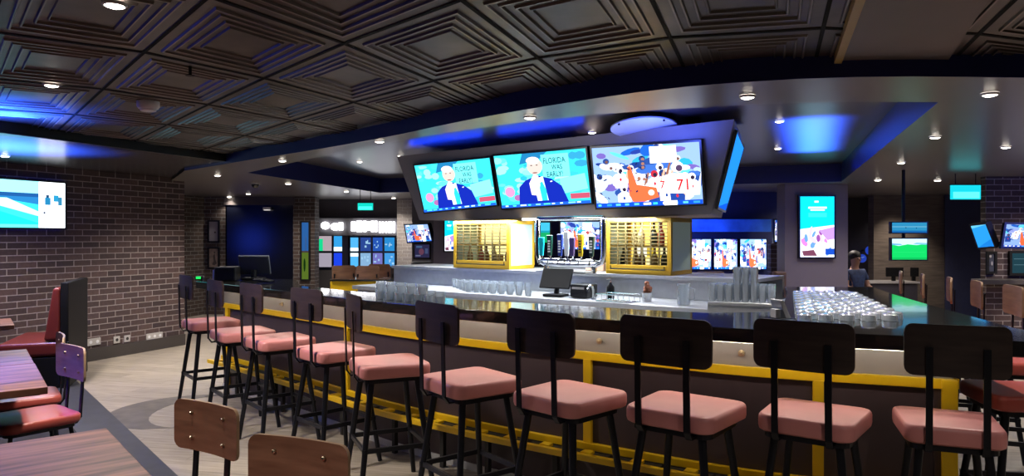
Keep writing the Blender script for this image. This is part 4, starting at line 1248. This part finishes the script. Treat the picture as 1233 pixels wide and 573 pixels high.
dls = [(138, 2, ZT, 'recessed downlight in the tiled ceiling at the top left edge', 12), (62, 100, ZT, 'recessed downlight in the blue-lit ceiling tile at the left', 12),
       (6, 187, ZL, 'small downlight in the glossy low ceiling at the left edge', 8),
       (457, 169, ZS, 'recessed downlight in the soffit band above the left end of the big screens', 14), (638, 140, ZS, 'recessed downlight in the soffit band above the middle big screen', 14),
       (900, 115, ZS, 'recessed downlight in the soffit band right of the right big screen', 14), (1192, 112, ZS, 'recessed downlight in the soffit band at the right edge', 14),
       (340, 192.5, ZS, 'recessed downlight in the soffit band at the left corner of the recess', 12), (262, 210.5, ZS, 'recessed downlight near the left end of the blue fascia', 10),
       (1126, 164, ZS, 'recessed downlight in the right ceiling, nearest the recess corner', 10), (1085, 195, ZS, 'recessed downlight in the right ceiling, second along the recess edge', 10),
       (1057, 216, ZS, 'recessed downlight in the right ceiling, third along the recess edge', 8), (347, 220.5, ZS, 'recessed downlight over the dark gloss panel, under the blue recess edge', 10),
       (417, 230, ZS, 'recessed downlight in the left ceiling, above the green-lit sign', 8), (474, 238, ZS, 'recessed downlight beside the left edge of the hanging box', 8),
       (1211, 176, ZS, 'small recessed downlight high at the right edge', 6), (1129, 216.5, ZS, 'small recessed downlight left of the cyan sign on the right', 6), (1087, 237, ZS, 'small recessed downlight above the far timber wall', 5),
       (276, 236.5, ZS, 'small recessed downlight above the far brick bay', 6), (299, 233, ZS, 'small recessed downlight above the dark gloss panel', 5),
       (713, 158.5, ZR, 'recessed downlight in the recess above the right big screen', 16), (938.5, 145, ZR, 'nearest of three downlights in a row in the recess, above the column', 14),
       (936.5, 178, ZR, 'middle of three downlights in a row in the recess, above the column', 12), (935, 200, ZR, 'farthest of three downlights in a row in the recess', 10),
       (433, 194, ZR, 'recessed downlight in the left of the recess, over the tumblers', 12), (482, 187, ZR, 'recessed downlight at the left top corner of the hanging box', 8)]
for a in dls: downlight(*a[:4], energy=a[4], r=.034 if a[1] < 215 else .04)

p = PZ(775, 150, 2.43)
t = thing('ceiling_disc', 'large round blue-lit disc hung under the recess above the right screen', 'disc', (p.x, p.y, 2.40), 0); t.rotation_euler = (math.radians(-9), 0, 0)
MB().lathe([(.275, 0), (.275, .012)], seg=40).build('plate', M_discblue, t)
MB().lathe([(.22, .013), (.22, .058)], seg=32).build('drum', M_black, t)
for k in range(4):
    a = .5 + k * PI / 2; MB().tube([(.255 * math.cos(a), .255 * math.sin(a), .02), (.255 * math.cos(a), .255 * math.sin(a), -.012)], .009, 8).build('peg', M_black, t)
p = PZ(178.5, 125.5, ZT - .02)
t = thing('smoke_detector', 'round white smoke detector under the left ceiling tiles', 'detector', (p.x, p.y, ZT - .004), 0)
MB().lathe([(.066, 0), (.066, -.03), (.058, -.045)], seg=24).build('body', M_white, t, smooth=True)
MB().lathe([(.05, -.0455), (.045, -.06)], seg=24).build('sensor', M_white, t, smooth=True)
p = PZ(229, 88, ZT - .03)
t = thing('sprinkler_head', 'small dark sprinkler head in the ceiling tile right of the smoke detector', 'sprinkler', (p.x, p.y, ZT + .033), 0)
MB().tube([(0, 0, 0), (0, 0, -.075)], .008, 8).build('stem', M_black, t); MB().lathe([(.022, -.078), (.022, -.074)], seg=12).build('deflector', M_black, t)
p = PZ(307.5, 222, ZS - .02)
t = thing('ceiling_camera', 'dark dome camera in the soffit between two downlights at the left', 'camera', (p.x, p.y, ZS - .001), 0)
MB().lathe([(.075, 0), (.075, -.02)], seg=20).build('base', M_plate, t); MB().ball((0, 0, -.022), (.055, .055, .05), 14, 8).build('dome', M_darkglass, t, smooth=True)
# lit hanging signs
def hang_sign(px0, py0, px1, py1, d, lb, c1, c2, name='exit_sign'):
    a, b_ = P(px0, py0, d), P(px1, py1, d); w = b_.x - a.x; h = a.z - b_.z; cx = (a.x + b_.x) / 2
    t = thing(name, lb, 'sign', (cx, d, b_.z), 0)
    MB().box((0, 0, h / 2), (w, .03, h)).build('panel', emis(c1, 1.15), t)
    MB().box((0, -.0165, h * .30), (w * .9, .002, h * .45)).build('symbol_band', emis(c2, 1.4), t)
    MB().box((0, 0, h + .006), (w + .02, .045, .012)).build('frame', M_black, t)
    for x in (-w * .35, w * .35): MB().tube([(x, 0, h + .01), (x, 0, ZS - .001 - b_.z)], .006, 6).build('hanger', M_black, t)
hang_sign(1145, 223, 1180, 240, 8.5, 'cyan lit sign hanging from the right ceiling', '16c8d8', '58f0f0')
hang_sign(431, 244.5, 449, 253, 11.4, 'green-cyan lit sign hanging from the left ceiling', '10c8b8', '40e8d8')

# ------------------------------------------------------------------ far left: panel, pictures, shop front
a = P(271, 247, D_B - .02); 
gpn = MB().box(((X(271.5, D_B) + X(353, D_B)) / 2, D_B + .03, 1.05), (X(353, D_B) - X(271.5, D_B), .06, 2.09)).build('gloss_panel', M_darkglass)
tag(gpn, 'large black glossy panel between the far brick bay and the pier', 'panel')
def picture(x0, y0, x1, y1, d, lb, cols):
    TLp, BRp = P(x0, y0, d), P(x1, y1, d); w = BRp.x - TLp.x; h = TLp.z - BRp.z
    t = thing('framed_picture', lb, 'picture', ((TLp.x + BRp.x) / 2, d, BRp.z), 0)
    f = .03; mb = MB()
    mb.box((0, 0, f / 2), (w, .03, f)); mb.box((0, 0, h - f / 2), (w, .03, f)); mb.box((-w / 2 + f / 2, 0, h / 2), (f, .03, h - 2 * f)); mb.box((w / 2 - f / 2, 0, h / 2), (f, .03, h - 2 * f))
    mb.build('frame', M_black, t)
    mb = MB(); ms = []
    mb.cur = 0; mb.box((0, .005, h / 2), (w - 2 * f, .01, h - 2 * f)); ms.append(cols[0])
    for k, (pl, m_) in enumerate(cols[1:]):
        mb.cur = len(ms); ms.append(m_)
        mb.add([((u - .5) * (w - 2 * f), -.0005 - .0004 * k, f + v * (h - 2 * f)) for u, v in pl], [tuple(range(len(pl)))])
    me = mb.build('print', ms, t)
    return t
M_paper = mat('paper_grey', (.36, .34, .34), .6, var=.05); M_paperb = mat('paper_tan', (.25, .19, .15), .6, var=.3, scale=12); M_ink = mat('ink_dark', (.06, .045, .04), .6)
picture(250, 265, 264.5, 292, D_B - .02, 'framed pale print on the far brick bay, upper of two', [M_paper, (ell(.65, .45, .1, .05), M_ink)])
picture(250, 297.5, 264.5, 323.5, D_B - .02, 'framed tan print on the far brick bay, lower of two', [M_paperb, ([(.3, .15), (.5, .3), (.42, .6), (.62, .75), (.7, .4), (.85, .2), (.6, .1)], M_ink), (ell(.6, .8, .08, .05), M_ink)])
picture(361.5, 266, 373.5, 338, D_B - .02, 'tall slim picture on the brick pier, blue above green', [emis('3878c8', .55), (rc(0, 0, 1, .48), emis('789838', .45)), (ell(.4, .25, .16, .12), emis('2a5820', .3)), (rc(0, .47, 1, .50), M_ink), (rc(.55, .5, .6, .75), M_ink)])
DS = 14.5
# shop front: header, window frame and lit panes
sx0, sx1 = X(381, DS), X(478, DS)
wall('wall_shop', (X(379, DS), DS + .06), (X(500, DS), DS + .06), 0, 2.249, M_walldark, .2)
wf = thing('window_1', 'x', 'x', ((sx0 + sx1) / 2, DS, 0)); del wf['label']; del wf['category']; struct(wf)
mb = MB()
z0_, z1_ = P(0, 325, DS).z, P(0, 282.5, DS).z
panes = [(384, 400, 284, 302, 'b8a8b0'), (384, 400, 304.5, 323, 'a8a0b0'), (402, 415, 284, 303, '38a8f0'), (402, 415, 304.5, 323, '2048f0'), (422, 432, 286, 321, '58c0ff'),
         (434, 447, 286, 302.5, '2c4a98'), (434, 447, 304, 321, '8cb8e0'), (449, 461, 286, 302.5, '2858b8'), (449, 461, 304, 321, '7878c8'), (463, 475, 286, 302.5, '2c90d8'), (463, 475, 304, 321, '48a0e8')]
for k, (x0, x1, y0, y1, c) in enumerate(panes):
    A_, B_ = P(x0, y0, DS - .01), P(x1, y1, DS - .01)
    m2 = MB(); m2.box(((A_.x + B_.x) / 2, DS, (A_.z + B_.z) / 2), (B_.x - A_.x, .02, A_.z - B_.z))
    ms = [emis(c, .85)]
    cx, cz, w_, h_ = (A_.x + B_.x) / 2, (A_.z + B_.z) / 2, B_.x - A_.x, A_.z - B_.z
    rr = random.Random(k)
    if k == 0: m2.cur = 1; m2.box((cx - w_ * .35, DS - .011, cz - h_ * .1), (w_ * .3, .004, h_ * .8)); ms.append(emis('18d890', .9))
    if k in (2, 4): m2.cur = 1; m2.box((cx, DS - .011, cz - h_ * (.34 if k == 2 else 0)), (w_, .004, h_ * (.28 if k == 2 else .3))); ms.append(emis('d8f4ff', 1.6))
    if k >= 5:
        m2.cur = 1; ms.append(emis('a8d8f8', .8))
        for j in range(4): m2.box((cx + rr.uniform(-.35, .35) * w_, DS - .011 - .0002 * j, cz + rr.uniform(-.3, .3) * h_), (w_ * rr.uniform(.08, .25), .004, h_ * rr.uniform(.08, .2)))
    m2.build('pane', ms, wf, world=True)
mb = MB()
for px in (382, 401, 417, 421, 433, 448, 462, 476.5):
    A_ = P(px, 283, DS); w_ = .04 if px not in (417,) else .16
    mb.box((A_.x, DS - .01, 1.15), (w_, .05, z1_ - z0_ + .06 if px != 417 else 1.0))
for py in (283, 303.4, 324): 
    A_ = P(400, py, DS); mb.box(((sx0 + sx1) / 2, DS - .012, A_.z), (sx1 - sx0, .05, .04 if py < 320 else .09))
mb.build('window_frame', mat('shop_frame', (.008, .010, .03), .4), wf, world=True)
lo = P(380, 333, DS); 
struct(MB().box(((sx0 + sx1) / 2, DS - .03, .42), (sx1 - sx0, .05, .76)).build('wall_stall', M_wallgrey))
# over-bright sign letters above the shop window
t = thing('illuminated_sign', 'over-bright white lit lettering above the blue shop window', 'sign', (X(432, DS), DS - .08, P(0, 279, DS).z), 0)
mb = MB()
def zz(py): return P(0, py, DS - .1).z
def lbox(x0, x1, y0, y1): mb = MB(); mb.box(((X(x0, DS - .1) + X(x1, DS - .1)) / 2, DS - .1, (zz(y0) + zz(y1)) / 2), (X(x1, DS - .1) - X(x0, DS - .1), .05, zz(y0) - zz(y1))); mb.build('letter', M_letters, t, world=True)
M_letters = emis('fdfbff', 5)
def lell(x, y, rx, ry): mb = MB(); mb.add([(X(x, DS - .1) + rx * math.cos(2 * PI * k / 16), DS - .1 - dy, zz(y) + ry * math.sin(2 * PI * k / 16)) for dy in (0, .04) for k in range(16)], [tuple(range(16)), tuple(range(31, 15, -1))] + [(k, (k + 1) % 16, 16 + (k + 1) % 16, 16 + k) for k in range(16)]); mb.build('letter', M_letters, t, world=True)
lell(392, 271.5, .085, .075)
lell(404, 273, .09, .075); lbox(408, 413, 268, 277)
for x0, x1, y0, y1 in ((423, 428, 267, 278), (429.5, 436, 266, 279), (437.5, 441, 266, 279), (441.5, 446, 267, 277), (447, 450, 266, 279), (451, 454, 266, 279)): lbox(x0, x1, y0, y1)
for x in (456.5, 464, 470, 479):
    m9 = MB()
    for xa, xb, ya, yb in ((x, x + 2, 267, 280), (x + 3.4, x + 5.4, 267, 280), (x + 1.9, x + 3.5, 271.5, 275)):
        m9.box(((X(xa, DS - .1) + X(xb, DS - .1)) / 2, DS - .1, (zz(ya) + zz(yb)) / 2), (X(xb, DS - .1) - X(xa, DS - .1), .05, zz(ya) - zz(yb)))
    m9.build('letter', M_letters, t, world=True)
mb = MB(); mb.box((X(432, DS), DS - .04, zz(273)), (sx1 - sx0 + .1, .05, zz(262) - zz(283))); mb.build('back_board', M_wallgrey, t, world=True)
wall('wall_whitebrick', (X(478, 14.2), 14.2), (X(500, 14.2), 14.2), 0, 2.249, M_whitebrick, .2)
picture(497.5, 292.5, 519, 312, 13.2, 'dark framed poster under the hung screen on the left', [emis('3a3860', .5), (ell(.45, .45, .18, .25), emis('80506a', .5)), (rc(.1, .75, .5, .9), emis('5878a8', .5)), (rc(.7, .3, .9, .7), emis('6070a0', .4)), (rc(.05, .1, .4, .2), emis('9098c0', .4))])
wall('wall_posterback', (X(496, 13.3), 13.3), (X(523, 13.3), 13.3), 0, 2.249, M_wallgrey, .2)
# grey sofa backs and low wall behind the left of the island
A_ = P(497, 315, 11.6)
o = thing('banquette', 'grey vinyl banquette below the dark framed poster', 'banquette', (X(509, 11.6), 11.6, 0))
MB().box((0, 0, .55), (X(524, 11.6) - X(497, 11.6), .18, 1.08)).build('backrest', M_greysofa, o, bevel=.05, seg=3)
MB().box((0, -.28, .24), (X(524, 11.6) - X(497, 11.6), .40, .46)).build('seat', M_greysofa, o, bevel=.04, seg=3)
o = MB().box(((X(500, 9.3) + X(547, 9.3)) / 2, 9.3, .50), (X(547, 9.3) - X(500, 9.3), .15, 1.0)).build('low_partition', M_greysofa, bevel=.01)
tag(o, 'low grey partition left of the left yellow cabinet', 'partition')
# yellow-edged high table and its chairs
q = P(442, 335, 9.6)
t = thing('high_table', 'yellow-sided high table behind the left of the bar', 'table', (q.x, q.y, 0), -.05)
zt2 = q.z
MB().box((0, 0, zt2 - .012), (.86, .55, .024)).build('tabletop', M_slab, t, bevel=.003)
MB().box((-.12, -.23, zt2 - .09), (.62, .03, .13)).build('apron', M_yellow, t, bevel=.003)
for x in (-.36, .36): MB().box((x, 0, (zt2 - .026) / 2), (.05, .40, zt2 - .028)).build('leg', M_yellow, t)
for k, (x, dz_, rz, lb) in enumerate(((411, 10.4, .5, 'brown backrest of a chair at the left end of the high table'), (446, 10.3, -.1, 'brown backrest of a chair behind the high table, left of two'), (460, 10.95, -.1, 'brown backrest of a chair behind the high table, right of two'), (484, 10.4, .2, 'dark brown chair back right of the high table'))):
    q2 = P(x, 330, dz_)
    t = thing('bar_chair', lb, 'chair', (q2.x, q2.y, 0), rz)
    plate(.34, .26, .94, -.15, .02, M_plylit if k < 3 else M_plydark, M_plyedge, t)
    seat_mesh(.40, .38, .38, .60, .66).build('seat', M_red, t, smooth=True)
    for sx in (-1, 1):
        MB().tube([(sx * .14, -.155, .95), (sx * .15, -.165, .6), (sx * .18, -.2, .002)], .012, 8).build('leg', M_blacksteel, t)
        MB().tube([(sx * .14, .15, .6), (sx * .18, .2, .002)], .012, 8).build('leg', M_blacksteel, t)

# ------------------------------------------------------------------ far right
# added block above the far screens, painted with the ceiling's blue reflection
wf2 = MB().box(((X(820, 11.8) + X(925, 11.8)) / 2, 11.85, (P(0, 264, 11.8).z + P(0, 279, 11.8).z) / 2), (X(925, 11.8) - X(815, 11.8), .2, P(0, 264, 11.8).z - P(0, 279, 11.8).z)).build('trim_6', mat('ceiling_reflection_blue', (.08, .3, .75), .35, var=.4, scale=3))
struct(wf2)
for px0, px1, lb in ((840, 871, 'brown booth back below the middle far screens, left of two'), (886, 907, 'brown booth back below the far screens, right of two'), (931, 945, 'brown booth back beside the grey column')):
    w = X(px1, 9.2) - X(px0, 9.2)
    t = thing('booth_bench', lb, 'booth', ((X(px0, 9.2) + X(px1, 9.2)) / 2, 9.2, 0))
    MB().box((0, 0, .52), (w, .14, 1.035)).build('backrest', M_seatbrown, t, bevel=.02)
    MB().box((0, .3, .22), (w, .44, .43)).build('seat', M_seatbrown, t, bevel=.03)
wall('wall_brickstrip', (X(928, 11.2), 11.2), (X(950, 11.2), 11.2), 0, P(0, 293, 11.2).z, M_brick2, .15)
# brick pier with framed boards
wall('wall_brickpier', (X(1187, 8.9), 8.9), (X(1330, 8.9), 8.9), 0, 2.249, M_brick, .1)
picture(1187.5, 302.5, 1200, 329.5, 8.87, 'dark framed photo on the right brick pier, left of two', [mat('photo_dark', (.05, .055, .08), .4, var=.6, scale=14), (ell(.35, .85, .2, .08), M_paper), (ell(.6, .45, .15, .12), M_paper)])
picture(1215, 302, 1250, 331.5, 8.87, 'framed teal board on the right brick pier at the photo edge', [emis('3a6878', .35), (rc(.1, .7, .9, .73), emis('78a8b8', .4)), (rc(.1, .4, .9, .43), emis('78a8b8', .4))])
o = MB().box((X(1215, 8.75), 8.76, P(0, 339, 8.75).z), (.78, .24, .06)).build('wall_shelf', M_base, bevel=.004); tag(o, 'dark ledge on the right brick pier under the pictures', 'ledge')
# seated person beyond the column
def skin_mesh(name, joints, edges, m, parent, sub=2):
    me = bpy.data.meshes.new(name); me.from_pydata([j[0] for j in joints], edges, []); me.materials.append(m)
    o = bpy.data.objects.new(name, me); C.objects.link(o); o.parent = parent
    sk = o.modifiers.new('skin', 'SKIN')
    for v, j in zip(me.skin_vertices[0].data, joints): v.radius = (j[1], j[2] if len(j) > 2 else j[1]); v.use_root = False
    me.skin_vertices[0].data[0].use_root = True
    s = o.modifiers.new('sub', 'SUBSURF'); s.levels = sub; s.render_levels = sub
    for p_ in me.polygons: p_.use_smooth = True
    sk.use_smooth_shade = True
    return o
q = P(1030, 330, 11.1)
pe = thing('person', 'person in a dark blue shirt seated beyond the grey column', 'person', (q.x, q.y, 0), .3)
J = [((0, 0, .50), .12, .11), ((0, .01, .68), .125, .10), ((0, .02, .88), .14, .10), ((0, .02, .98), .07, .06), ((0, .01, 1.04), .05, .05), ((0, -.005, 1.12), .078, .09), ((0, 0, 1.20), .07, .085),
     ((.16, .02, .93), .05), ((.21, -.04, .70), .04), ((.14, -.24, .66), .03), ((.12, -.32, .66), .035, .02), ((-.16, .02, .93), .05), ((-.21, -.04, .70), .04), ((-.14, -.24, .66), .03), ((-.12, -.32, .66), .035, .02),
     ((.10, -.02, .48), .085), ((.13, -.42, .48), .06), ((.13, -.44, .10), .042), ((.13, -.54, .04), .035), ((-.10, -.02, .48), .085), ((-.13, -.42, .48), .06), ((-.13, -.44, .10), .042), ((-.13, -.54, .04), .035)]
E = [(0, 1), (1, 2), (2, 3), (3, 4), (4, 5), (5, 6), (2, 7), (7, 8), (8, 9), (9, 10), (2, 11), (11, 12), (12, 13), (13, 14), (0, 15), (15, 16), (16, 17), (17, 18), (0, 19), (19, 20), (20, 21), (21, 22)]
skin_mesh('body', J, E, M_skin, pe)
JS = [((0, 0, .50), .135, .125), ((0, .01, .68), .14, .115), ((0, .02, .88), .155, .115), ((0, .02, .965), .08, .07), ((.16, .02, .935), .062), ((.20, -.02, .78), .055), ((-.16, .02, .935), .062), ((-.20, -.02, .78), .055)]
skin_mesh('shirt', JS, [(0, 1), (1, 2), (2, 3), (2, 4), (4, 5), (2, 6), (6, 7)], M_shirt, pe)
JP = [((0, 0, .47), .13, .12), ((.10, -.02, .48), .095), ((.13, -.42, .48), .07), ((.13, -.44, .12), .055), ((-.10, -.02, .48), .095), ((-.13, -.42, .48), .07), ((-.13, -.44, .12), .055)]
skin_mesh('trousers', JP, [(0, 1), (1, 2), (2, 3), (0, 4), (4, 5), (5, 6)], M_pants, pe)
MB().ball((0, .02, 1.19), (.092, .10, .085), 14, 9).build('hair', M_hair, pe, smooth=True)
mb = MB(); mb.ball((0, -.095, 1.12), (.014, .02, .02), 8, 6); mb.build('nose', M_skin, pe, smooth=True)
mb = MB(); mb.ball((.03, -.082, 1.145), .010, 8, 6); mb.ball((-.03, -.082, 1.145), .010, 8, 6); mb.build('eye', M_hair, pe, smooth=True)
t = thing('dining_chair', 'dark chair the seated person uses beyond the grey column', 'chair', (q.x, q.y + .02, 0), .3)
MB().box((0, -.03, .335), (.42, .52, .04)).build('seat', M_black, t, bevel=.01)
for sx in (-1, 1):
    for sy in (-.25, .2): MB().tube([(sx * .18, sy, .32), (sx * .19, sy, .003)], .014, 8).build('leg', M_black, t)
MB().box((0, .23, .60), (.42, .03, .34)).build('backrest', M_black, t, bevel=.01)
for sx in (-1, 1): MB().box((sx * .16, .215, .40), (.03, .03, .12)).build('back_post', M_black, t)
# round blue wall lamps
for px, py, lb, rr_ in ((1047, 301.5, 'upper round blue lit ornament on the dark far wall', .085), (1037.5, 311, 'lower round blue lit ornament on the dark far wall', .08)):
    q = P(px, py, 13.6)
    t = thing('round_ornament', lb, 'ornament', (q.x, q.y, q.z), 0)
    MB().tube([(0, 0, 0), (0, -.03, 0), (0, -.045, 0)], [rr_, rr_, rr_ * .7], 20).build('disc', emis('3050d0', .55), t)
    MB().tube([(0, .001, 0), (0, .3, 0)], .012, 8).build('arm', M_black, t)
    MB().tube([(-rr_ * .4, -.05, .01), (rr_ * .3, -.05, .03)], .01, 6).build('mark', emis('7090f0', .5), t)
wall('wall_darkright', (X(1018, 13.9), 13.9), (X(1060, 13.9), 13.9), 0, 2.249, M_walldark, .2)
# service counter with equipment in front of the timber wall
t = thing('service_counter', 'dark service counter with a pale edge in front of the timber wall', 'counter', (X(1062, 12.0), 12.0, 0))
w = X(1118, 12.0) - X(1012, 12.0)
MB().box((0, .5, .34), (w, .5, .66)).build('cabinet_base', M_walldark, t); MB().box((0, .5, .69), (w + .06, .56, .03)).build('worktop', M_plate, t, bevel=.004)
for px, py, w_, h_, lb in ((1076, 332, .30, .16, 'low black monitor on the far service counter'), (1100, 335, .14, .16, 'small black box on the far service counter')):
    q = P(px, 340, 12.45); t = thing('counter_monitor', lb, 'monitor', (q.x, 12.45, .7055), 0)
    MB().box((0, 0, .05), (.05, .05, .098)).build('stem', M_black, t); MB().box((0, -.03, .16), (w_, .03, h_)).build('screen', M_black, t, bevel=.006)

# ------------------------------------------------------------------ light
W = bpy.data.worlds.new('room_world'); bpy.context.scene.world = W; W.use_nodes = True
W.node_tree.nodes['Background'].inputs[0].default_value = (.3, .32, .5, 1); W.node_tree.nodes['Background'].inputs[1].default_value = .02
cb = (V2(BBL) + V2(BBR)) / 2
light('AREA', 'box_underlight', (cb.x - .1, cb.y - .15, 1.655), 110, (.88, .94, 1), (cb.x - .25, cb.y - .45, .9), 2.6, .25).rotation_euler = (0, 0, math.atan2(bdir.y, bdir.x))
# added spots without fittings that brighten the seating and the room sides
for x, y, e in ((-3.5, 2.2, 26), (-1.2, .8, 20), (1.2, .9, 14), (3.6, 1.6, 14), (5.2, 4.5, 18), (-4.4, 6.6, 26), (-3.6, 8.8, 22), (7, 8, 14), (-2.2, 4.0, 20)):
    light('SPOT', 'downlight_or_fill_beam', (x, y, 2.2), e * (4.5 if x > -1.5 else 8.0), (1, .9, .8), (x, y, 0), .06, spot=math.radians(140), blend=.9)
# added blue lamps, no fittings: they put glow on ceilings, tables, disc
BL = (.02, .10, 1)
light('AREA', 'added_blue_glow', (-4.5, 6.2, 1.62), 330, BL, (-4.5, 6.2, 2.35), .7).data.spread = math.radians(95)
q_ = on_wall(-330, 250); light('AREA', 'wall_blue_fill', (q_.x + wn.x * .1, q_.y + wn.y * .1, 1.75), 9, (.03, .08, 1), (q_.x + wn.x, q_.y + wn.y, 1.6), 2.4, .9)  # unseen blue lamp left of frame, added for sheen on tables and ceiling
light('AREA', 'added_blue_glow', (-3.75, 4.7, 1.85), 130, BL, (-3.6, 4.75, 2.35), .7).data.spread = math.radians(75)
light('AREA', 'panel_blue_fill', (-6.4, 9.6, 1.4), 3.5, (.03, .08, 1), (-6.4 + .36, 10.6, 1.4), .6)  # added blue lamp behind the brick wall, mirrored in the gloss panel
light('AREA', 'disc_blue_fill', (1.1, 5.45, 2.15), 8, (.08, .14, 1), (1.1, 5.6, 2.4), .3)  # added lamp tinting the hung disc blue
light('SPOT', 'blue_beam', (-3.4, 3.85, 2.25), 520, (.008, .05, 1), (-3.0, 3.9, .75), .04, spot=math.radians(40), blend=.4)
l_ = light('AREA', 'added_blue_glow', (3.05, 7.2, 1.95), 280, BL, (3.05, 7.2, 2.5), .32, 2.6); l_.rotation_euler = (PI, 0, math.radians(-23)); l_.data.spread = math.radians(50)
light('AREA', 'added_blue_glow', (6.2, 5.6, 1.7), 25, (.06, .12, 1), (6.4, 6, 2.3), .8)
light('AREA', 'added_blue_glow', (2.9, 11.0, 1.5), 14, (.04, .12, 1), (3.0, 11.8, 1.4), .8)
for x, y, e in ((5.4, 7.2, 50), (6.4, 10.8, 60), (4.0, 8.9, 45), (8.6, 7.2, 50), (-2.6, 11.6, 55), (-4.9, 11.4, 45), (1.0, 10.0, 40)):  # added spots brightening the right and back, no fittings
    light('SPOT', 'downlight_or_fill_beam', (x, y, 2.2), e, (1, .9, .82), (x, y, 0), .06, spot=math.radians(150), blend=.9)
for x, y, e in ((5.2, 11.6, 120), (6.2, 7.6, 110), (7.4, 7.8, 90), (-3.9, 12.6, 70), (-2.0, 13.4, 60)):  # more added spots for the dim far areas
    light('SPOT', 'downlight_or_fill_beam', (x, y, 2.2), e, (1, .88, .8), (x, y, 0), .06, spot=math.radians(150), blend=.9)
light('SPOT', 'timber_fill', (6.9, 12.2, 2.2), 60, (1, .85, .68), (7.1, 13.0, .9), .05, spot=math.radians(70), blend=.8)  # added spot brightening the timber wall
light('SPOT', 'downlight_or_fill_beam', (-.75, 5.2, 2.2), 90, (.9, .95, 1), (-.75, 5.2, 1), .05, spot=math.radians(60), blend=.6)  # added cool spot brightening the left tumblers
light('AREA', 'tap_fill', (-.35, 5.9, 1.9), 4, (1, 1, 1), (.55, 6.7, 1.35), .4)  # added lamp lifting the dark tap handles
for x, y, e in ((-.2, 5.35, 70), (1.6, 4.7, 60), (-1.6, 6.7, 60), (2.35, 4.6, 70)):  # added spots brightening glasses and steel inside the bar
    light('SPOT', 'downlight_or_fill_beam', (x, y, 2.46), e, (.92, .95, 1), (x, y, 0), .05, spot=math.radians(95), blend=.7)

# ------------------------------------------------------------------ camera
cam = bpy.data.cameras.new('camera'); co = bpy.data.objects.new('camera', cam); C.objects.link(co)
co.location = (0, 0, H); co.rotation_euler = (PI / 2, 0, 0)
cam.sensor_width = 36; cam.sensor_fit = 'HORIZONTAL'; cam.lens = F / 1233 * 36
cam.shift_y = -2.5 / 1233; cam.clip_start = .05; cam.clip_end = 60
sc = bpy.context.scene
sc.camera = co
sc.view_settings.view_transform = 'Standard'; sc.view_settings.look = 'None'; sc.view_settings.gamma = 1; sc.view_settings.exposure = 0.22
sc.view_settings.use_curve_mapping = False
sc.cycles.use_denoising = True
sc.cycles.max_bounces = 6; sc.cycles.transparent_max_bounces = 16; sc.cycles.caustics_reflective = False; sc.cycles.caustics_refractive = False
sc.cycles.sample_clamp_indirect = 4
